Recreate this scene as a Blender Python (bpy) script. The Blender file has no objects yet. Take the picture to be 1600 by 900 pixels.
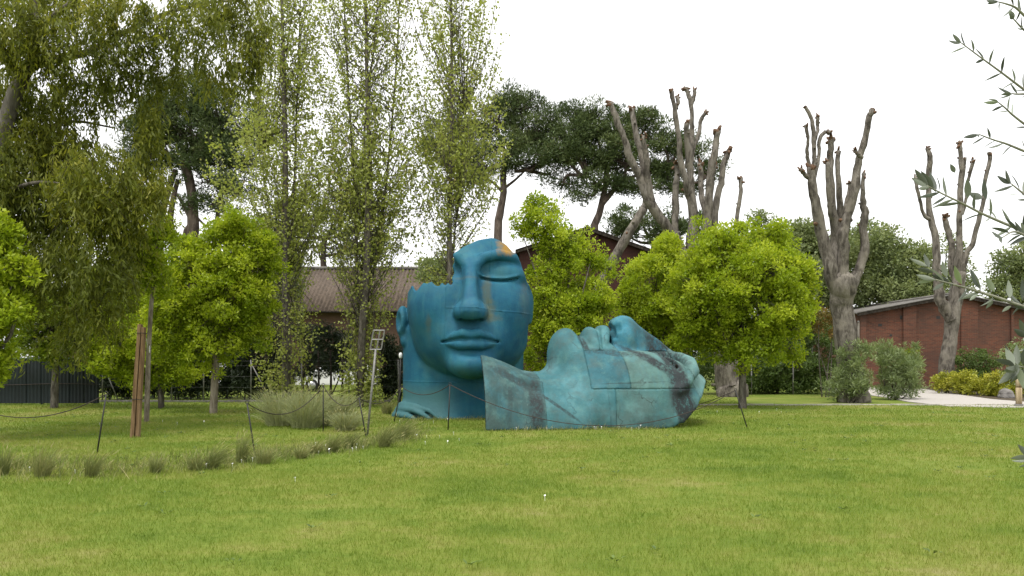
import bpy, bmesh, math, random
import numpy as np
from mathutils import Vector, Matrix

# ---------------------------------------------------------------- camera, sky, sun, exposure
SC = bpy.context.scene
COL = SC.collection
FPX, CX, HY, CAMH = 1256.0, 800.0, 560.0, 1.6      # focal length, centre column, horizon row (photo pixels), eye height

cam_d = bpy.data.cameras.new("camera")
cam_d.sensor_width = 36.0
cam_d.lens = 36.0 * FPX / 1600.0
cam_d.shift_y = (HY - 450.0) / 1600.0
cam_d.clip_start = 0.05
cam_d.clip_end = 3000.0
cam = bpy.data.objects.new("camera", cam_d)
cam.location = (0, 0, CAMH)
cam.rotation_euler = (math.radians(90), 0, 0)
COL.objects.link(cam)
SC.camera = cam

SUN_EL, SUN_AZ = 66.0, 205.0      # azimuth: compass degrees from +Y (view direction) turning towards +X
world = bpy.data.worlds.new("World")
SC.world = world
world.use_nodes = True
wn = world.node_tree
for n in list(wn.nodes):
    wn.nodes.remove(n)
w_out = wn.nodes.new("ShaderNodeOutputWorld")
w_sky = wn.nodes.new("ShaderNodeTexSky")
w_sky.sky_type = 'NISHITA'
w_sky.sun_disc = False
w_sky.sun_elevation = math.radians(SUN_EL)
w_sky.sun_rotation = math.radians(SUN_AZ)
w_sky.dust_density = 4.0
w_hs = wn.nodes.new("ShaderNodeHueSaturation")
w_hs.inputs['Saturation'].default_value = 0.12
w_bg = wn.nodes.new("ShaderNodeBackground")
w_bg.inputs['Strength'].default_value = 0.08
w_cl = wn.nodes.new("ShaderNodeBackground")             # even white cloud deck
w_cl.inputs['Color'].default_value = (1.0, 0.995, 0.985, 1)
w_cl.inputs['Strength'].default_value = 0.62
w_add = wn.nodes.new("ShaderNodeAddShader")
wn.links.new(w_sky.outputs[0], w_hs.inputs['Color'])
wn.links.new(w_hs.outputs[0], w_bg.inputs['Color'])
wn.links.new(w_bg.outputs[0], w_add.inputs[0])
wn.links.new(w_cl.outputs[0], w_add.inputs[1])
wn.links.new(w_add.outputs[0], w_out.inputs['Surface'])

sun_d = bpy.data.lights.new("sun", 'SUN')
sun_d.energy = 1.5
sun_d.angle = math.radians(18)
sun_d.color = (1.0, 0.965, 0.91)
sun = bpy.data.objects.new("sun", sun_d)
_e, _a = math.radians(SUN_EL), math.radians(SUN_AZ)
_sdir = Vector((math.sin(_a) * math.cos(_e), math.cos(_a) * math.cos(_e), math.sin(_e)))
sun.rotation_euler = _sdir.to_track_quat('Z', 'Y').to_euler()
sun.location = _sdir * 60
COL.objects.link(sun)

SC.view_settings.view_transform = 'Standard'
SC.view_settings.look = 'None'
SC.view_settings.gamma = 1.0
SC.view_settings.use_curve_mapping = False
SC.view_settings.exposure = 0.78
SC.render.engine = 'CYCLES'
SC.cycles.max_bounces = 7
SC.cycles.diffuse_bounces = 3
SC.cycles.transmission_bounces = 4
SC.cycles.use_denoising = True
try:
    SC.cycles.denoiser = 'OPENIMAGEDENOISE'
except Exception:
    pass

# ---------------------------------------------------------------- helpers
def at(px, py, d):
    """point at distance d (metres along the view) that the photograph shows at pixel px, py"""
    return np.array([(px - CX) / FPX * d, d, CAMH + (HY - py) / FPX * d])

def gd(py):
    """distance of flat ground seen at pixel row py"""
    return CAMH * FPX / (py - HY)

def m2(d):
    """metres per photo pixel at distance d"""
    return d / FPX

MATS = {}
def nmat(name):
    m = bpy.data.materials.new(name)
    m.use_nodes = True
    nt = m.node_tree
    for n in list(nt.nodes):
        nt.nodes.remove(n)
    MATS[name] = m
    return m, nt

def nd(nt, typ, **kw):
    n = nt.nodes.new(typ)
    for k, v in kw.items():
        if k in n.inputs:
            n.inputs[k].default_value = v
        else:
            setattr(n, k, v)
    return n

def ramp(nt, stops, interp='LINEAR'):
    r = nt.nodes.new("ShaderNodeValToRGB")
    r.color_ramp.interpolation = interp
    els = r.color_ramp.elements
    while len(els) < len(stops):
        els.new(0.5)
    for e, (p, c) in zip(els, stops):
        e.position = p
        e.color = (*c, 1) if len(c) == 3 else c
    return r

def mixc(nt, fac, a, b, mode='MIX'):
    n = nt.nodes.new("ShaderNodeMix")
    n.data_type = 'RGBA'
    n.blend_type = mode
    for sock, v in ((n.inputs[0], fac), (n.inputs[6], a), (n.inputs[7], b)):
        if hasattr(v, 'is_output') or isinstance(v, bpy.types.NodeSocket):
            nt.links.new(v, sock)
        elif isinstance(v, (tuple, list)):
            sock.default_value = (*v, 1) if len(v) == 3 else v
        else:
            sock.default_value = v
    return n.outputs[2]

def mth(nt, op, a, b=None, clamp=False):
    n = nt.nodes.new("ShaderNodeMath")
    n.operation = op
    n.use_clamp = clamp
    for i, v in enumerate((a, b)):
        if v is None:
            continue
        if isinstance(v, bpy.types.NodeSocket):
            nt.links.new(v, n.inputs[i])
        else:
            n.inputs[i].default_value = v
    return n.outputs[0]

def noise(nt, vec, scale, detail=4.0, rough=0.55, dist=0.0):
    n = nd(nt, "ShaderNodeTexNoise", Scale=scale, Detail=detail, Roughness=rough, Distortion=dist)
    if vec is not None:
        nt.links.new(vec, n.inputs['Vector'])
    return n.outputs['Fac']

def finish(nt, color, rough=0.8, bump=None, bstr=0.3, bdist=0.02, spec=0.3, metal=0.0):
    out = nt.nodes.new("ShaderNodeOutputMaterial")
    p = nt.nodes.new("ShaderNodeBsdfPrincipled")
    if isinstance(color, bpy.types.NodeSocket):
        nt.links.new(color, p.inputs['Base Color'])
    else:
        p.inputs['Base Color'].default_value = (*color, 1)
    if isinstance(rough, bpy.types.NodeSocket):
        nt.links.new(rough, p.inputs['Roughness'])
    else:
        p.inputs['Roughness'].default_value = rough
    p.inputs['Specular IOR Level'].default_value = spec
    p.inputs['Metallic'].default_value = metal
    if bump is not None:
        b = nd(nt, "ShaderNodeBump", Strength=bstr, Distance=bdist)
        nt.links.new(bump, b.inputs['Height'])
        nt.links.new(b.outputs[0], p.inputs['Normal'])
    nt.links.new(p.outputs[0], out.inputs['Surface'])
    return p

def pos(nt):
    return nt.nodes.new("ShaderNodeNewGeometry").outputs['Position']

def objco(nt):
    return nt.nodes.new("ShaderNodeTexCoord").outputs['Object']

def mesh_np(name, V, F, mat=None, smooth=False, attr=None):
    """mesh from a vertex array and an index array (n,3) or (n,4); attr: {name: per-face floats}"""
    V = np.asarray(V, np.float32)
    F = np.asarray(F, np.int32)
    me = bpy.data.meshes.new(name)
    k = F.shape[1]
    me.vertices.add(len(V))
    me.vertices.foreach_set('co', V.ravel())
    me.loops.add(F.size)
    me.loops.foreach_set('vertex_index', F.ravel())
    me.polygons.add(len(F))
    me.polygons.foreach_set('loop_start', np.arange(0, F.size, k, dtype=np.int32))
    if smooth:
        me.polygons.foreach_set('use_smooth', np.ones(len(F), bool))
    if attr:
        for an, av in attr.items():
            a = me.attributes.new(an, 'FLOAT', 'FACE')
            a.data.foreach_set('value', np.asarray(av, np.float32))
    me.update(calc_edges=True)
    me.validate()
    if mat is not None:
        me.materials.append(mat)
    return me

def link(name, me, parent=None, loc=None, rot=None):
    o = bpy.data.objects.new(name, me)
    COL.objects.link(o)
    if parent is not None:
        o.parent = parent
    if loc is not None:
        o.location = [float(q) for q in loc]
    if rot is not None:
        o.rotation_euler = rot
    return o

def tag(o, label=None, cat=None, group=None, kind=None):
    if label: o['label'] = label
    if cat: o['category'] = cat
    if group: o['group'] = group
    if kind: o['kind'] = kind
    return o

def thing(name, loc, label, cat, group=None, rz=0.0):
    o = bpy.data.objects.new(name, None)
    o.empty_display_size = 0.2
    o.location = [float(q) for q in loc]
    o.rotation_euler = (0, 0, rz)
    COL.objects.link(o)
    return tag(o, label, cat, group)

class MB:
    """collects boxes, tubes and sheets into one mesh"""
    def __init__(self):
        self.v, self.f, self.n = [], [], 0
    def add(self, V, F):
        V = np.asarray(V, float)
        self.v.append(V)
        self.f += [[i + self.n for i in q] for q in F]
        self.n += len(V)
        return self
    def box(self, lo, hi):
        x0, y0, z0 = lo; x1, y1, z1 = hi
        V = [(x0,y0,z0),(x1,y0,z0),(x1,y1,z0),(x0,y1,z0),(x0,y0,z1),(x1,y0,z1),(x1,y1,z1),(x0,y1,z1)]
        return self.add(V, [(0,3,2,1),(4,5,6,7),(0,1,5,4),(1,2,6,5),(2,3,7,6),(3,0,4,7)])
    def prism(self, pts, z0, z1, axis=2):
        """closed polygon pts (a,b) extruded along axis"""
        n = len(pts)
        def p3(a, b, c):
            return (c, a, b) if axis == 0 else (a, c, b) if axis == 1 else (a, b, c)
        V = [p3(a, b, z0) for a, b in pts] + [p3(a, b, z1) for a, b in pts]
        F = [list(range(n))[::-1], list(range(n, 2*n))]
        F += [(i, (i+1) % n, n + (i+1) % n, n + i) for i in range(n)]
        return self.add(V, F)
    def tube(self, P, R, n=6, cap=True, rough=0.0, seed=0):
        V, F = tube_np(P, R, n, rough, seed)
        F = F.tolist()
        m = len(P)
        if cap:
            F = F + [list(range(n))[::-1], [(m-1)*n + i for i in range(n)]]
        return self.add(V, F)
    def build(self, name, mat, parent=None, smooth=False, bevel=0.0, loc=None):
        me = bpy.data.meshes.new(name)
        me.from_pydata(np.concatenate(self.v).tolist(), [], self.f)
        if smooth:
            me.polygons.foreach_set('use_smooth', np.ones(len(me.polygons), bool))
        me.materials.append(mat)
        me.update()
        o = link(name, me, parent, loc)
        if bevel > 0:
            b = o.modifiers.new('bevel', 'BEVEL')
            b.width = bevel; b.segments = 2; b.limit_method = 'ANGLE'
        return o

def tube_np(P, R, n=6, rough=0.0, seed=0):
    P = np.asarray(P, float); m = len(P)
    R = np.full(m, R, float) if np.isscalar(R) else np.asarray(R, float)
    T = np.gradient(P, axis=0)
    T /= np.linalg.norm(T, axis=1, keepdims=True) + 1e-9
    ref = np.array([0.31, 0.87, 0.38]) if abs(T[0] @ np.array([0.31, 0.87, 0.38])) < 0.9 else np.array([1.0, 0, 0])
    U = np.cross(T, ref); U /= np.linalg.norm(U, axis=1, keepdims=True) + 1e-9
    W = np.cross(T, U)
    a = np.linspace(0, 2*np.pi, n, endpoint=False)
    ring = np.cos(a)[None, :, None]*U[:, None, :] + np.sin(a)[None, :, None]*W[:, None, :]
    rr = R[:, None]*np.ones((1, n))
    if rough:
        rg = np.random.default_rng(seed)
        rr = rr*(1 + rough*rg.standard_normal((m, n))*0.6 + rough*rg.standard_normal((1, n))*0.8)
    V = (P[:, None, :] + ring*rr[:, :, None]).reshape(-1, 3)
    i = np.arange(m-1)[:, None]*n; j = np.arange(n)[None, :]; k = (j+1) % n
    F = np.stack([i+j, i+k, i+n+k, i+n+j], -1).reshape(-1, 4)
    return V, F

def spline(P, n):
    """Catmull-Rom resample of a polyline to n points"""
    P = np.asarray(P, float)
    if len(P) == 2:
        t = np.linspace(0, 1, n)[:, None]
        return P[0]*(1-t) + P[1]*t
    Q = np.vstack([2*P[0]-P[1], P, 2*P[-1]-P[-2]])
    t = np.linspace(0, len(P)-1 - 1e-6, n)
    i = t.astype(int); u = (t - i)[:, None]
    a, b, c, d = Q[i], Q[i+1], Q[i+2], Q[i+3]
    return 0.5*(2*b + (c-a)*u + (2*a-5*b+4*c-d)*u*u + (3*b-a-3*c+d)*u**3)
# ---------------------------------------------------------------- the two broken heads
def ell(X, Y, Z, c, r):
    x, y, z = (X-c[0])/r[0], (Y-c[1])/r[1], (Z-c[2])/r[2]
    k0 = np.sqrt(x*x + y*y + z*z) + 1e-6
    k1 = np.sqrt((x/r[0])**2 + (y/r[1])**2 + (z/r[2])**2) + 1e-6
    return k0*(k0-1)/k1

def smin(a, b, k):
    h = np.clip(0.5 + 0.5*(b-a)/k, 0, 1)
    return b*(1-h) + a*h - k*h*(1-h)

def smax(a, b, k):
    return -smin(-a, -b, k)

def caps(X, Y, Z, P, k=None):
    """chain of round cones through P = (x, y, z, r)"""
    d = None
    for a, b in zip(P[:-1], P[1:]):
        ax, ay, az = a[:3]; bx, by, bz = b[0]-ax, b[1]-ay, b[2]-az
        px, py, pz = X-ax, Y-ay, Z-az
        h = np.clip((px*bx + py*by + pz*bz)/(bx*bx + by*by + bz*bz), 0, 1)
        q = np.sqrt((px-bx*h)**2 + (py-by*h)**2 + (pz-bz*h)**2) - (a[3] + (b[3]-a[3])*h)
        d = q if d is None else np.minimum(d, q)
    return d

def face_sdf(X, Y, Z, lash=.026, groove=.048, one_eye=False):
    """a large calm face; unit = 1/10 of the face; x across, y up from the nose base, z forward from the ears"""
    A = np.abs(X)
    d = ell(X, Y, Z, (0, .30, .02), (1.0, 1.30, .98))
    d = smin(d, ell(X, Y, Z, (0, -.26, .30), (.865, .70, .76)), .16)          # jaw
    d = smin(d, ell(A, Y, Z, (.46, .20, .56), (.42, .44, .42)), .28)         # cheeks
    d = smin(d, ell(X, Y, Z, (0, -.30, .80), (.46, .40, .38)), .24)          # muzzle
    d = smin(d, ell(X, Y, Z, (0, -.69, .98), (.33, .235, .37)), .20)         # chin
    # eye sockets, lids, brow
    d = smax(d, -ell(A, Y, Z, (.41, .78, 1.06), (.41, .17, .25)), .10)
    d = smin(d, caps(A, Y, Z, [(.07, .66, .97, .04), (.095, .82, .955, .06), (.19, .945, .925, .075), (.42, 1.00, .86, .08),
                               (.64, .965, .745, .075), (.80, .82, .61, .065), (.88, .60, .50, .06)]), .08)
    lid = smin(d, ell(A, Y, Z, (.42, .70, .57), (.44, .26, .325)), .05)
    d = np.where(X > 0, lid, d) if one_eye else lid
    t = (A - .42)/.31                                                       # closed lid: groove with a lash ridge above it
    yc = .592 + .055*t*t
    win = np.clip((1.08 - np.abs(t))*5, 0, 1)*(Z > .35)*((X > 0) | (not one_eye))
    d = d - lash*win*np.exp(-((Y - yc - .038)/.024)**2) + groove*win*np.exp(-((Y - yc + .002)/.019)**2)
    # nose
    zt = np.interp(Y, [-.2, .0, .10, .20, .45, .75, .98, 1.15], [1.36, 1.42, 1.50, 1.485, 1.30, 1.10, .97, .90]).astype(np.float32)
    w = np.interp(Y, [-.2, .05, .2, .5, .8, 1.1], [.12, .135, .10, .07, .075, .15]).astype(np.float32)
    n = smax(A - w - np.clip(zt-Z, 0, 1)*.22, Z - zt, .07)
    n = smax(n, -(Y - .005 - .12*(1.45 - Z)), .07)
    n = smax(n, Y - 1.05, .25)
    n = smax(n, .6 - Z, .05)
    n = smin(n, ell(X, Y, Z, (0, .12, 1.34), (.155, .14, .18)), .085)
    d = smin(d, n, .055)
    d = smin(d, ell(A, Y, Z, (.152, .11, 1.20), (.108, .122, .19)), .08)
    d = smax(d, -ell(A, Y, Z, (.11, -.012, 1.255), (.05, .055, .115)), .02)
    # lips
    d = smax(d, -caps(X, Y, Z, [(0, -.03, 1.33, .055), (0, -.17, 1.36, .06)]), .05)
    up = caps(A, Y, Z, [(0, -.245, 1.285, .080), (.10, -.222, 1.285, .082), (.24, -.262, 1.165, .064), (.385, -.336, .99, .028)])
    lo = caps(A, Y, Z, [(0, -.392, 1.265, .090), (.14, -.392, 1.225, .088), (.27, -.370, 1.115, .066), (.385, -.346, .99, .028)])
    d = smin(d, up, .025)
    d = smin(d, lo, .030)
    d = smax(d, -caps(A, Y, Z, [(0, -.312, 1.370, .026), (.1, -.300, 1.360, .026), (.25, -.322, 1.22, .024), (.41, -.346, 1.0, .022)]), .02)
    d = smax(d, -ell(X, Y, Z, (0, -.525, 1.36), (.26, .05, .11)), .07)
    return d

def nets(D, org, h):
    """naive surface nets of the zero level of D"""
    S = D < 0
    nx, ny, nz = D.shape
    c = [S[i:nx-1+i, j:ny-1+j, k:nz-1+k] for i in (0, 1) for j in (0, 1) for k in (0, 1)]
    cnt = sum(q.astype(np.int8) for q in c)
    I, J, K = np.nonzero((cnt > 0) & (cnt < 8))
    idx = np.full((nx-1, ny-1, nz-1), -1, np.int32)
    idx[I, J, K] = np.arange(len(I))
    acc = np.zeros((len(I), 3)); num = np.zeros(len(I))
    cor = [(i, j, k) for i in (0, 1) for j in (0, 1) for k in (0, 1)]
    for a in cor:
        for ax in range(3):
            if a[ax]: continue
            b = list(a); b[ax] = 1
            d0 = D[I+a[0], J+a[1], K+a[2]]; d1 = D[I+b[0], J+b[1], K+b[2]]
            m = (d0 < 0) != (d1 < 0)
            t = np.where(m, d0/np.where(m, d0-d1, 1), 0)
            p = np.tile(np.array(a, float), (len(I), 1)); p[:, ax] += t
            acc[m] += p[m]; num[m] += 1
    V = (np.stack([I, J, K], 1) + acc/num[:, None])*h + np.array(org)
    Fs = []
    for ax in range(3):
        u, w = (ax+1) % 3, (ax+2) % 3
        s0 = [slice(None)]*3; s1 = [slice(None)]*3
        s0[ax] = slice(0, -1); s1[ax] = slice(1, None)
        ch = S[tuple(s0)] != S[tuple(s1)]
        P = np.stack(np.nonzero(ch), 1)
        ok = (P[:, u] > 0) & (P[:, w] > 0) & (P[:, u] < D.shape[u]-1) & (P[:, w] < D.shape[w]-1)
        P = P[ok]
        ins = S[tuple(P.T)]
        def cell(du, dw):
            Q = P.copy(); Q[:, u] -= du; Q[:, w] -= dw
            return idx[tuple(Q.T)]
        q = np.stack([cell(1, 1), cell(0, 1), cell(0, 0), cell(1, 0)], 1)
        q[~ins] = q[~ins][:, ::-1]
        Fs.append(q)
    F = np.concatenate(Fs)
    F = F[(F >= 0).all(1)]
    lab = np.arange(len(V))                                   # keep the largest connected skin, drop crumbs
    for _ in range(400):
        m = lab[F].min(1); old = lab.copy()
        for c in range(4): np.minimum.at(lab, F[:, c], m)
        lab = lab[lab]
        if (lab == old).all(): break
    big = np.bincount(lab).argmax()
    F = F[lab[F[:, 0]] == big]
    use = np.unique(F); mp = np.full(len(V), -1); mp[use] = np.arange(len(use))
    return V[use], mp[F]

def poly_sdf(PX, PY, poly):
    """signed distance (negative inside) to a closed polygon"""
    poly = np.asarray(poly, float)
    d = np.full(PX.shape, 1e9); ins = np.zeros(PX.shape, bool)
    for a, b in zip(poly, np.roll(poly, -1, 0)):
        e = b - a; wx, wy = PX-a[0], PY-a[1]
        t = np.clip((wx*e[0] + wy*e[1])/(e @ e + 1e-12), 0, 1)
        d = np.minimum(d, (wx-e[0]*t)**2 + (wy-e[1]*t)**2)
        c = ((a[1] > PY) != (b[1] > PY)) & (PX < (b[0]-a[0])*(PY-a[1])/(b[1]-a[1] + 1e-12) + a[0])
        ins ^= c
    return np.where(ins, -1, 1)*np.sqrt(d)

def grid(lo, hi, h):
    ax = [np.arange(a, b+h, h, dtype=np.float32) for a, b in zip(lo, hi)]
    return np.meshgrid(*ax, indexing='ij')

def split_panels(V, F, planes, classify, names, mat_of, parent, xform, proud, rimd=.006, inner=None):
    """cut the skin along seam planes and make one mesh object for each panel, its rim turned in a little"""
    bm = bmesh.new()
    for v in V: bm.verts.new(v)
    bm.verts.ensure_lookup_table()
    for f in F:
        try: bm.faces.new([bm.verts[i] for i in f])
        except ValueError: pass
    for co, no in planes:
        bmesh.ops.bisect_plane(bm, geom=bm.verts[:] + bm.edges[:] + bm.faces[:], plane_co=co, plane_no=no, dist=1e-5)
    bmesh.ops.recalc_face_normals(bm, faces=bm.faces[:])
    bm.normal_update()
    bm.verts.index_update()
    VV = np.array([v.co[:] for v in bm.verts]); NN = np.array([v.normal[:] for v in bm.verts])
    cen = np.array([f.calc_center_median()[:] for f in bm.faces])
    cls = classify(cen)
    if inner is not None:
        cls = np.where(inner(cen), len(names) - 1, cls)
    fv = [[v.index for v in f.verts] for f in bm.faces]
    owners = [set() for _ in range(len(VV))]
    for q, c in zip(fv, cls):
        for i in q: owners[i].add(int(c))
    bm.free()
    out = []
    for k, nm in enumerate(names):
        sel = [q for q, c in zip(fv, cls) if c == k]
        if not sel: continue
        ids = sorted({i for q in sel for i in q})
        mp = {i: j for j, i in enumerate(ids)}
        P = VV[ids] + NN[ids]*proud[k]
        rim = np.array([len(owners[i]) > 1 for i in ids]) & (nm != "inner_skin")
        P[rim] -= NN[ids][rim]*(proud[k] + rimd)
        me = bpy.data.meshes.new(nm)
        me.from_pydata(xform(P).tolist(), [], [[mp[i] for i in q] for q in sel])
        me.polygons.foreach_set('use_smooth', np.ones(len(me.polygons), bool))
        co = me.attributes.new('hc', 'FLOAT_VECTOR', 'POINT')          # head coordinates for the patina
        co.data.foreach_set('vector', P.astype(np.float32).ravel())
        me.materials.append(mat_of(k))
        out.append(link(nm, me, parent))
    return out

def deep(D0, org, h):
    """tells the inside of the shell from the outside"""
    def f(c):
        i = np.clip(np.rint((c - np.array(org))/h).astype(int), 0, np.array(D0.shape) - 1)
        return D0[i[:, 0], i[:, 1], i[:, 2]] < -.032
    return f

def hc(nt):
    a = nt.nodes.new("ShaderNodeAttribute"); a.attribute_name = 'hc'
    return a.outputs['Vector']

def spot(nt, vec, c, r, nz=None, amt=0.35, soft=0.5, rot=0.0):
    """soft blotch mask round c with radii r, turned by rot about x, edge broken by noise"""
    mp = nt.nodes.new("ShaderNodeMapping"); mp.vector_type = 'TEXTURE'
    nt.links.new(vec, mp.inputs['Vector'])
    mp.inputs['Location'].default_value = c
    mp.inputs['Rotation'].default_value = (math.radians(rot), 0, 0)
    mp.inputs['Scale'].default_value = r
    ln = nt.nodes.new("ShaderNodeVectorMath"); ln.operation = 'LENGTH'
    nt.links.new(mp.outputs[0], ln.inputs[0])
    v = ln.outputs['Value']
    if nz is not None:
        v = mth(nt, 'ADD', v, mth(nt, 'MULTIPLY', mth(nt, 'SUBTRACT', nz, .5), amt*4))
    mr = nt.nodes.new("ShaderNodeMapRange")
    mr.inputs['From Min'].default_value = 1.0 + soft*.5; mr.inputs['From Max'].default_value = 1.0 - soft*.5
    nt.links.new(v, mr.inputs['Value'])
    return mr.outputs[0]

def streak(nt, vec, sx, sy, sz, scale, detail=4, rough=.6):
    mp = nt.nodes.new("ShaderNodeMapping")
    nt.links.new(vec, mp.inputs['Vector'])
    mp.inputs['Scale'].default_value = (sx, sy, sz)
    return noise(nt, mp.outputs[0], scale, detail, rough)

def patina_blue():
    m, nt = nmat("patina_blue")
    h = hc(nt)
    n1 = noise(nt, h, 1.6, 6, .6); n2 = noise(nt, h, 7, 5, .65); n3 = noise(nt, h, 30, 3, .6)
    st = streak(nt, h, 5, .7, 5, 1.6, 5, .65)
    c = ramp(nt, [(.28, (.008, .056, .100)), (.45, (.013, .090, .150)), (.58, (.019, .114, .168)), (.75, (.034, .142, .165))])
    nt.links.new(n1, c.inputs[0])
    col = mixc(nt, mth(nt, 'MULTIPLY', ramp_out(nt, st, .46, .72), .55), c.outputs[0], (.007, .056, .105))
    col = mixc(nt, mth(nt, 'MULTIPLY', ramp_out(nt, n2, .5, .75), .5), col, (.021, .118, .142))
    # green-grey weathering low on the neck
    mpz = nt.nodes.new("ShaderNodeSeparateXYZ"); nt.links.new(h, mpz.inputs[0])
    low = mth(nt, 'MULTIPLY', ramp_out(nt, mth(nt, 'ADD', mpz.outputs[1], mth(nt, 'MULTIPLY', n1, .35)), -.80, -1.0),
              ramp_out(nt, mpz.outputs[0], -.1, -.45))
    col = mixc(nt, mth(nt, 'MULTIPLY', low, .75), col, (.058, .14, .135))
    col = mixc(nt, mth(nt, 'MULTIPLY', ramp_out(nt, noise(nt, h, 3.1, 7, .7), .48, .68), .42), col, (.034, .092, .108))
    col = mixc(nt, mth(nt, 'MULTIPLY', ramp_out(nt, noise(nt, h, 2.3, 6, .65), .52, .70), .5), col, (.050, .150, .165))
    # ochre rust: forehead, beside the nose
    for cc, rr, a in (((.555, 1.13, .75), (.12, .15, .4), .95), ((.24, .42, 1.0), (.06, .28, .3), .5), ((.26, .15, 1.1), (.08, .13, .2), .55),
                      ((.33, .02, 1.1), (.14, .05, .3), .4), ((.80, .28, .5), (.08, .35, .4), .28), ((-.62, -.08, .8), (.04, .18, .3), .35),
                      ((-.1, .62, 1.1), (.25, .02, .4), .25)):
        col = mixc(nt, mth(nt, 'MULTIPLY', spot(nt, h, cc, rr, n2, .6, .9), a), col, (.27, .15, .022) if a > .9 else (.10, .105, .05))
    # pale runs and scuffs
    pale = mth(nt, 'MULTIPLY', ramp_out(nt, streak(nt, h, 14, .9, 14, 1.2, 3, .6), .60, .78), .35)
    col = mixc(nt, pale, col, (.045, .155, .172))
    scr = mth(nt, 'MULTIPLY', ramp_out(nt, n3, .66, .74), .3)
    col = mixc(nt, scr, col, (.08, .175, .183))
    bmp = mth(nt, 'ADD', mth(nt, 'MULTIPLY', n2, .8), mth(nt, 'MULTIPLY', n3, .35))
    finish(nt, col, .62, bmp, .35, .03, .16)
    return m

def ramp_out(nt, v, a, b):
    mr = nt.nodes.new("ShaderNodeMapRange")
    mr.inputs['From Min'].default_value = a; mr.inputs['From Max'].default_value = b
    nt.links.new(v, mr.inputs['Value'])
    return mr.outputs[0]

def patina_green(name, tint, pat=0.0):
    """verdigris sheet: tint is the panel's own colour"""
    m, nt = nmat(name)
    h = hc(nt)
    n1 = noise(nt, h, 1.9, 6, .62); n2 = noise(nt, h, 6, 6, .66); n3 = noise(nt, h, 26, 4, .62)
    st = streak(nt, h, 4, 4, .8, 1.8, 5, .65)
    lt = tuple(min(1, q*1.45 + .035) for q in tint); dk = tuple(q*.62 for q in tint)
    c = ramp(nt, [(.3, dk), (.5, tint), (.72, lt)])
    nt.links.new(n1, c.inputs[0])
    col = mixc(nt, mth(nt, 'MULTIPLY', ramp_out(nt, n2, .5, .72), .5), c.outputs[0], (.105, .215, .195))
    col = mixc(nt, mth(nt, 'MULTIPLY', ramp_out(nt, st, .50, .72), .35), col, (.045, .165, .21))
    col = mixc(nt, mth(nt, 'MULTIPLY', ramp_out(nt, noise(nt, h, 3.4, 7, .7), .45, .64), .55), col, (.060, .085, .078))
    # black-brown corrosion: band by the eye, streak on the neck, cracks
    dark = None
    ns = mth(nt, 'ADD', mth(nt, 'MULTIPLY', n2, .6), mth(nt, 'MULTIPLY', st, .4))
    for cc, rr, ro, a in (((.4, .68, .80), (1.4, .42, .11), -68, 1.3), ((.4, .46, .84), (1.4, .46, .065), -32, 1.2), ((.4, .76, .36), (1.4, .46, .17), -80, 1.7),
                          ((.4, .92, .16), (1.4, .16, .16), 0, .9), ((.2, .72, 1.08), (.6, .34, .13), -38, .95), ((.4, -1.24, .30), (1.4, .36, .10), 88, 1.05),
                          ((.4, -1.52, .66), (1.2, .30, .05), -30, .8), ((.4, -1.60, .30), (1.2, .30, .04), 84, .5), ((.4, -1.0, .33), (1.2, .46, .022), -36, .85),
                          ((.4, -.47, 1.15), (.6, .16, .05), -70, .9), ((.4, -.10, 1.00), (.7, .30, .045), -8, .75), ((.3, .30, .08), (1.2, .34, .10), 0, .45),
                          ((.4, 1.27, .80), (.9, .12, .05), -40, .5), ((.4, .10, .60), (1.2, .5, .012), 2, .6), ((.4, -.25, .18), (1.2, .012, .30), 4, .4)):
        s = mth(nt, 'MULTIPLY', spot(nt, h, cc, rr, ns, .55, .5, ro), a)
        dark = s if dark is None else mth(nt, 'MAXIMUM', dark, s)
    tex = ramp_out(nt, mth(nt, 'ADD', mth(nt, 'MULTIPLY', n3, .5), mth(nt, 'MULTIPLY', n2, .5)), .34, .56)
    dark = mth(nt, 'MULTIPLY', dark, tex, True)
    col = mixc(nt, dark, col, mixc(nt, n3, (.010, .016, .018), (.036, .042, .043)))
    vo = nt.nodes.new("ShaderNodeTexVoronoi"); vo.feature = 'DISTANCE_TO_EDGE'; vo.inputs['Scale'].default_value = 1.7
    dv = nt.nodes.new("ShaderNodeVectorMath"); dv.operation = 'ADD'
    nc = nt.nodes.new("ShaderNodeTexNoise"); nc.inputs['Scale'].default_value = 5; nc.inputs['Detail'].default_value = 4
    nt.links.new(h, nc.inputs['Vector'])
    sc_ = nt.nodes.new("ShaderNodeVectorMath"); sc_.operation = 'SCALE'; sc_.inputs['Scale'].default_value = .35
    nt.links.new(nc.outputs['Color'], sc_.inputs[0]); nt.links.new(h, dv.inputs[0]); nt.links.new(sc_.outputs[0], dv.inputs[1]); nt.links.new(dv.outputs[0], vo.inputs['Vector'])
    crack = mth(nt, 'MULTIPLY', ramp_out(nt, vo.outputs['Distance'], .016, .004), ramp_out(nt, n1, .51, .60))
    col = mixc(nt, mth(nt, 'MULTIPLY', crack, .6), col, (.022, .026, .024))
    scr = mth(nt, 'MULTIPLY', ramp_out(nt, n3, .64, .76), .35)
    col = mixc(nt, scr, col, (.17, .26, .245))
    bmp = mth(nt, 'ADD', mth(nt, 'MULTIPLY', n2, .7), mth(nt, 'MULTIPLY', n3, .4))
    finish(nt, col, .7, bmp, .45, .03, .15)
    return m

def rust_edge():
    m, nt = nmat("rusted_edge")
    n = noise(nt, pos(nt), 9, 5, .6)
    c = ramp(nt, [(.3, (.03, .026, .022)), (.6, (.09, .06, .04)), (.8, (.05, .09, .09))])
    nt.links.new(n, c.inputs[0])
    finish(nt, c.outputs[0], .8, n, .3, .01)
    return m
rust_edge()

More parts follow.
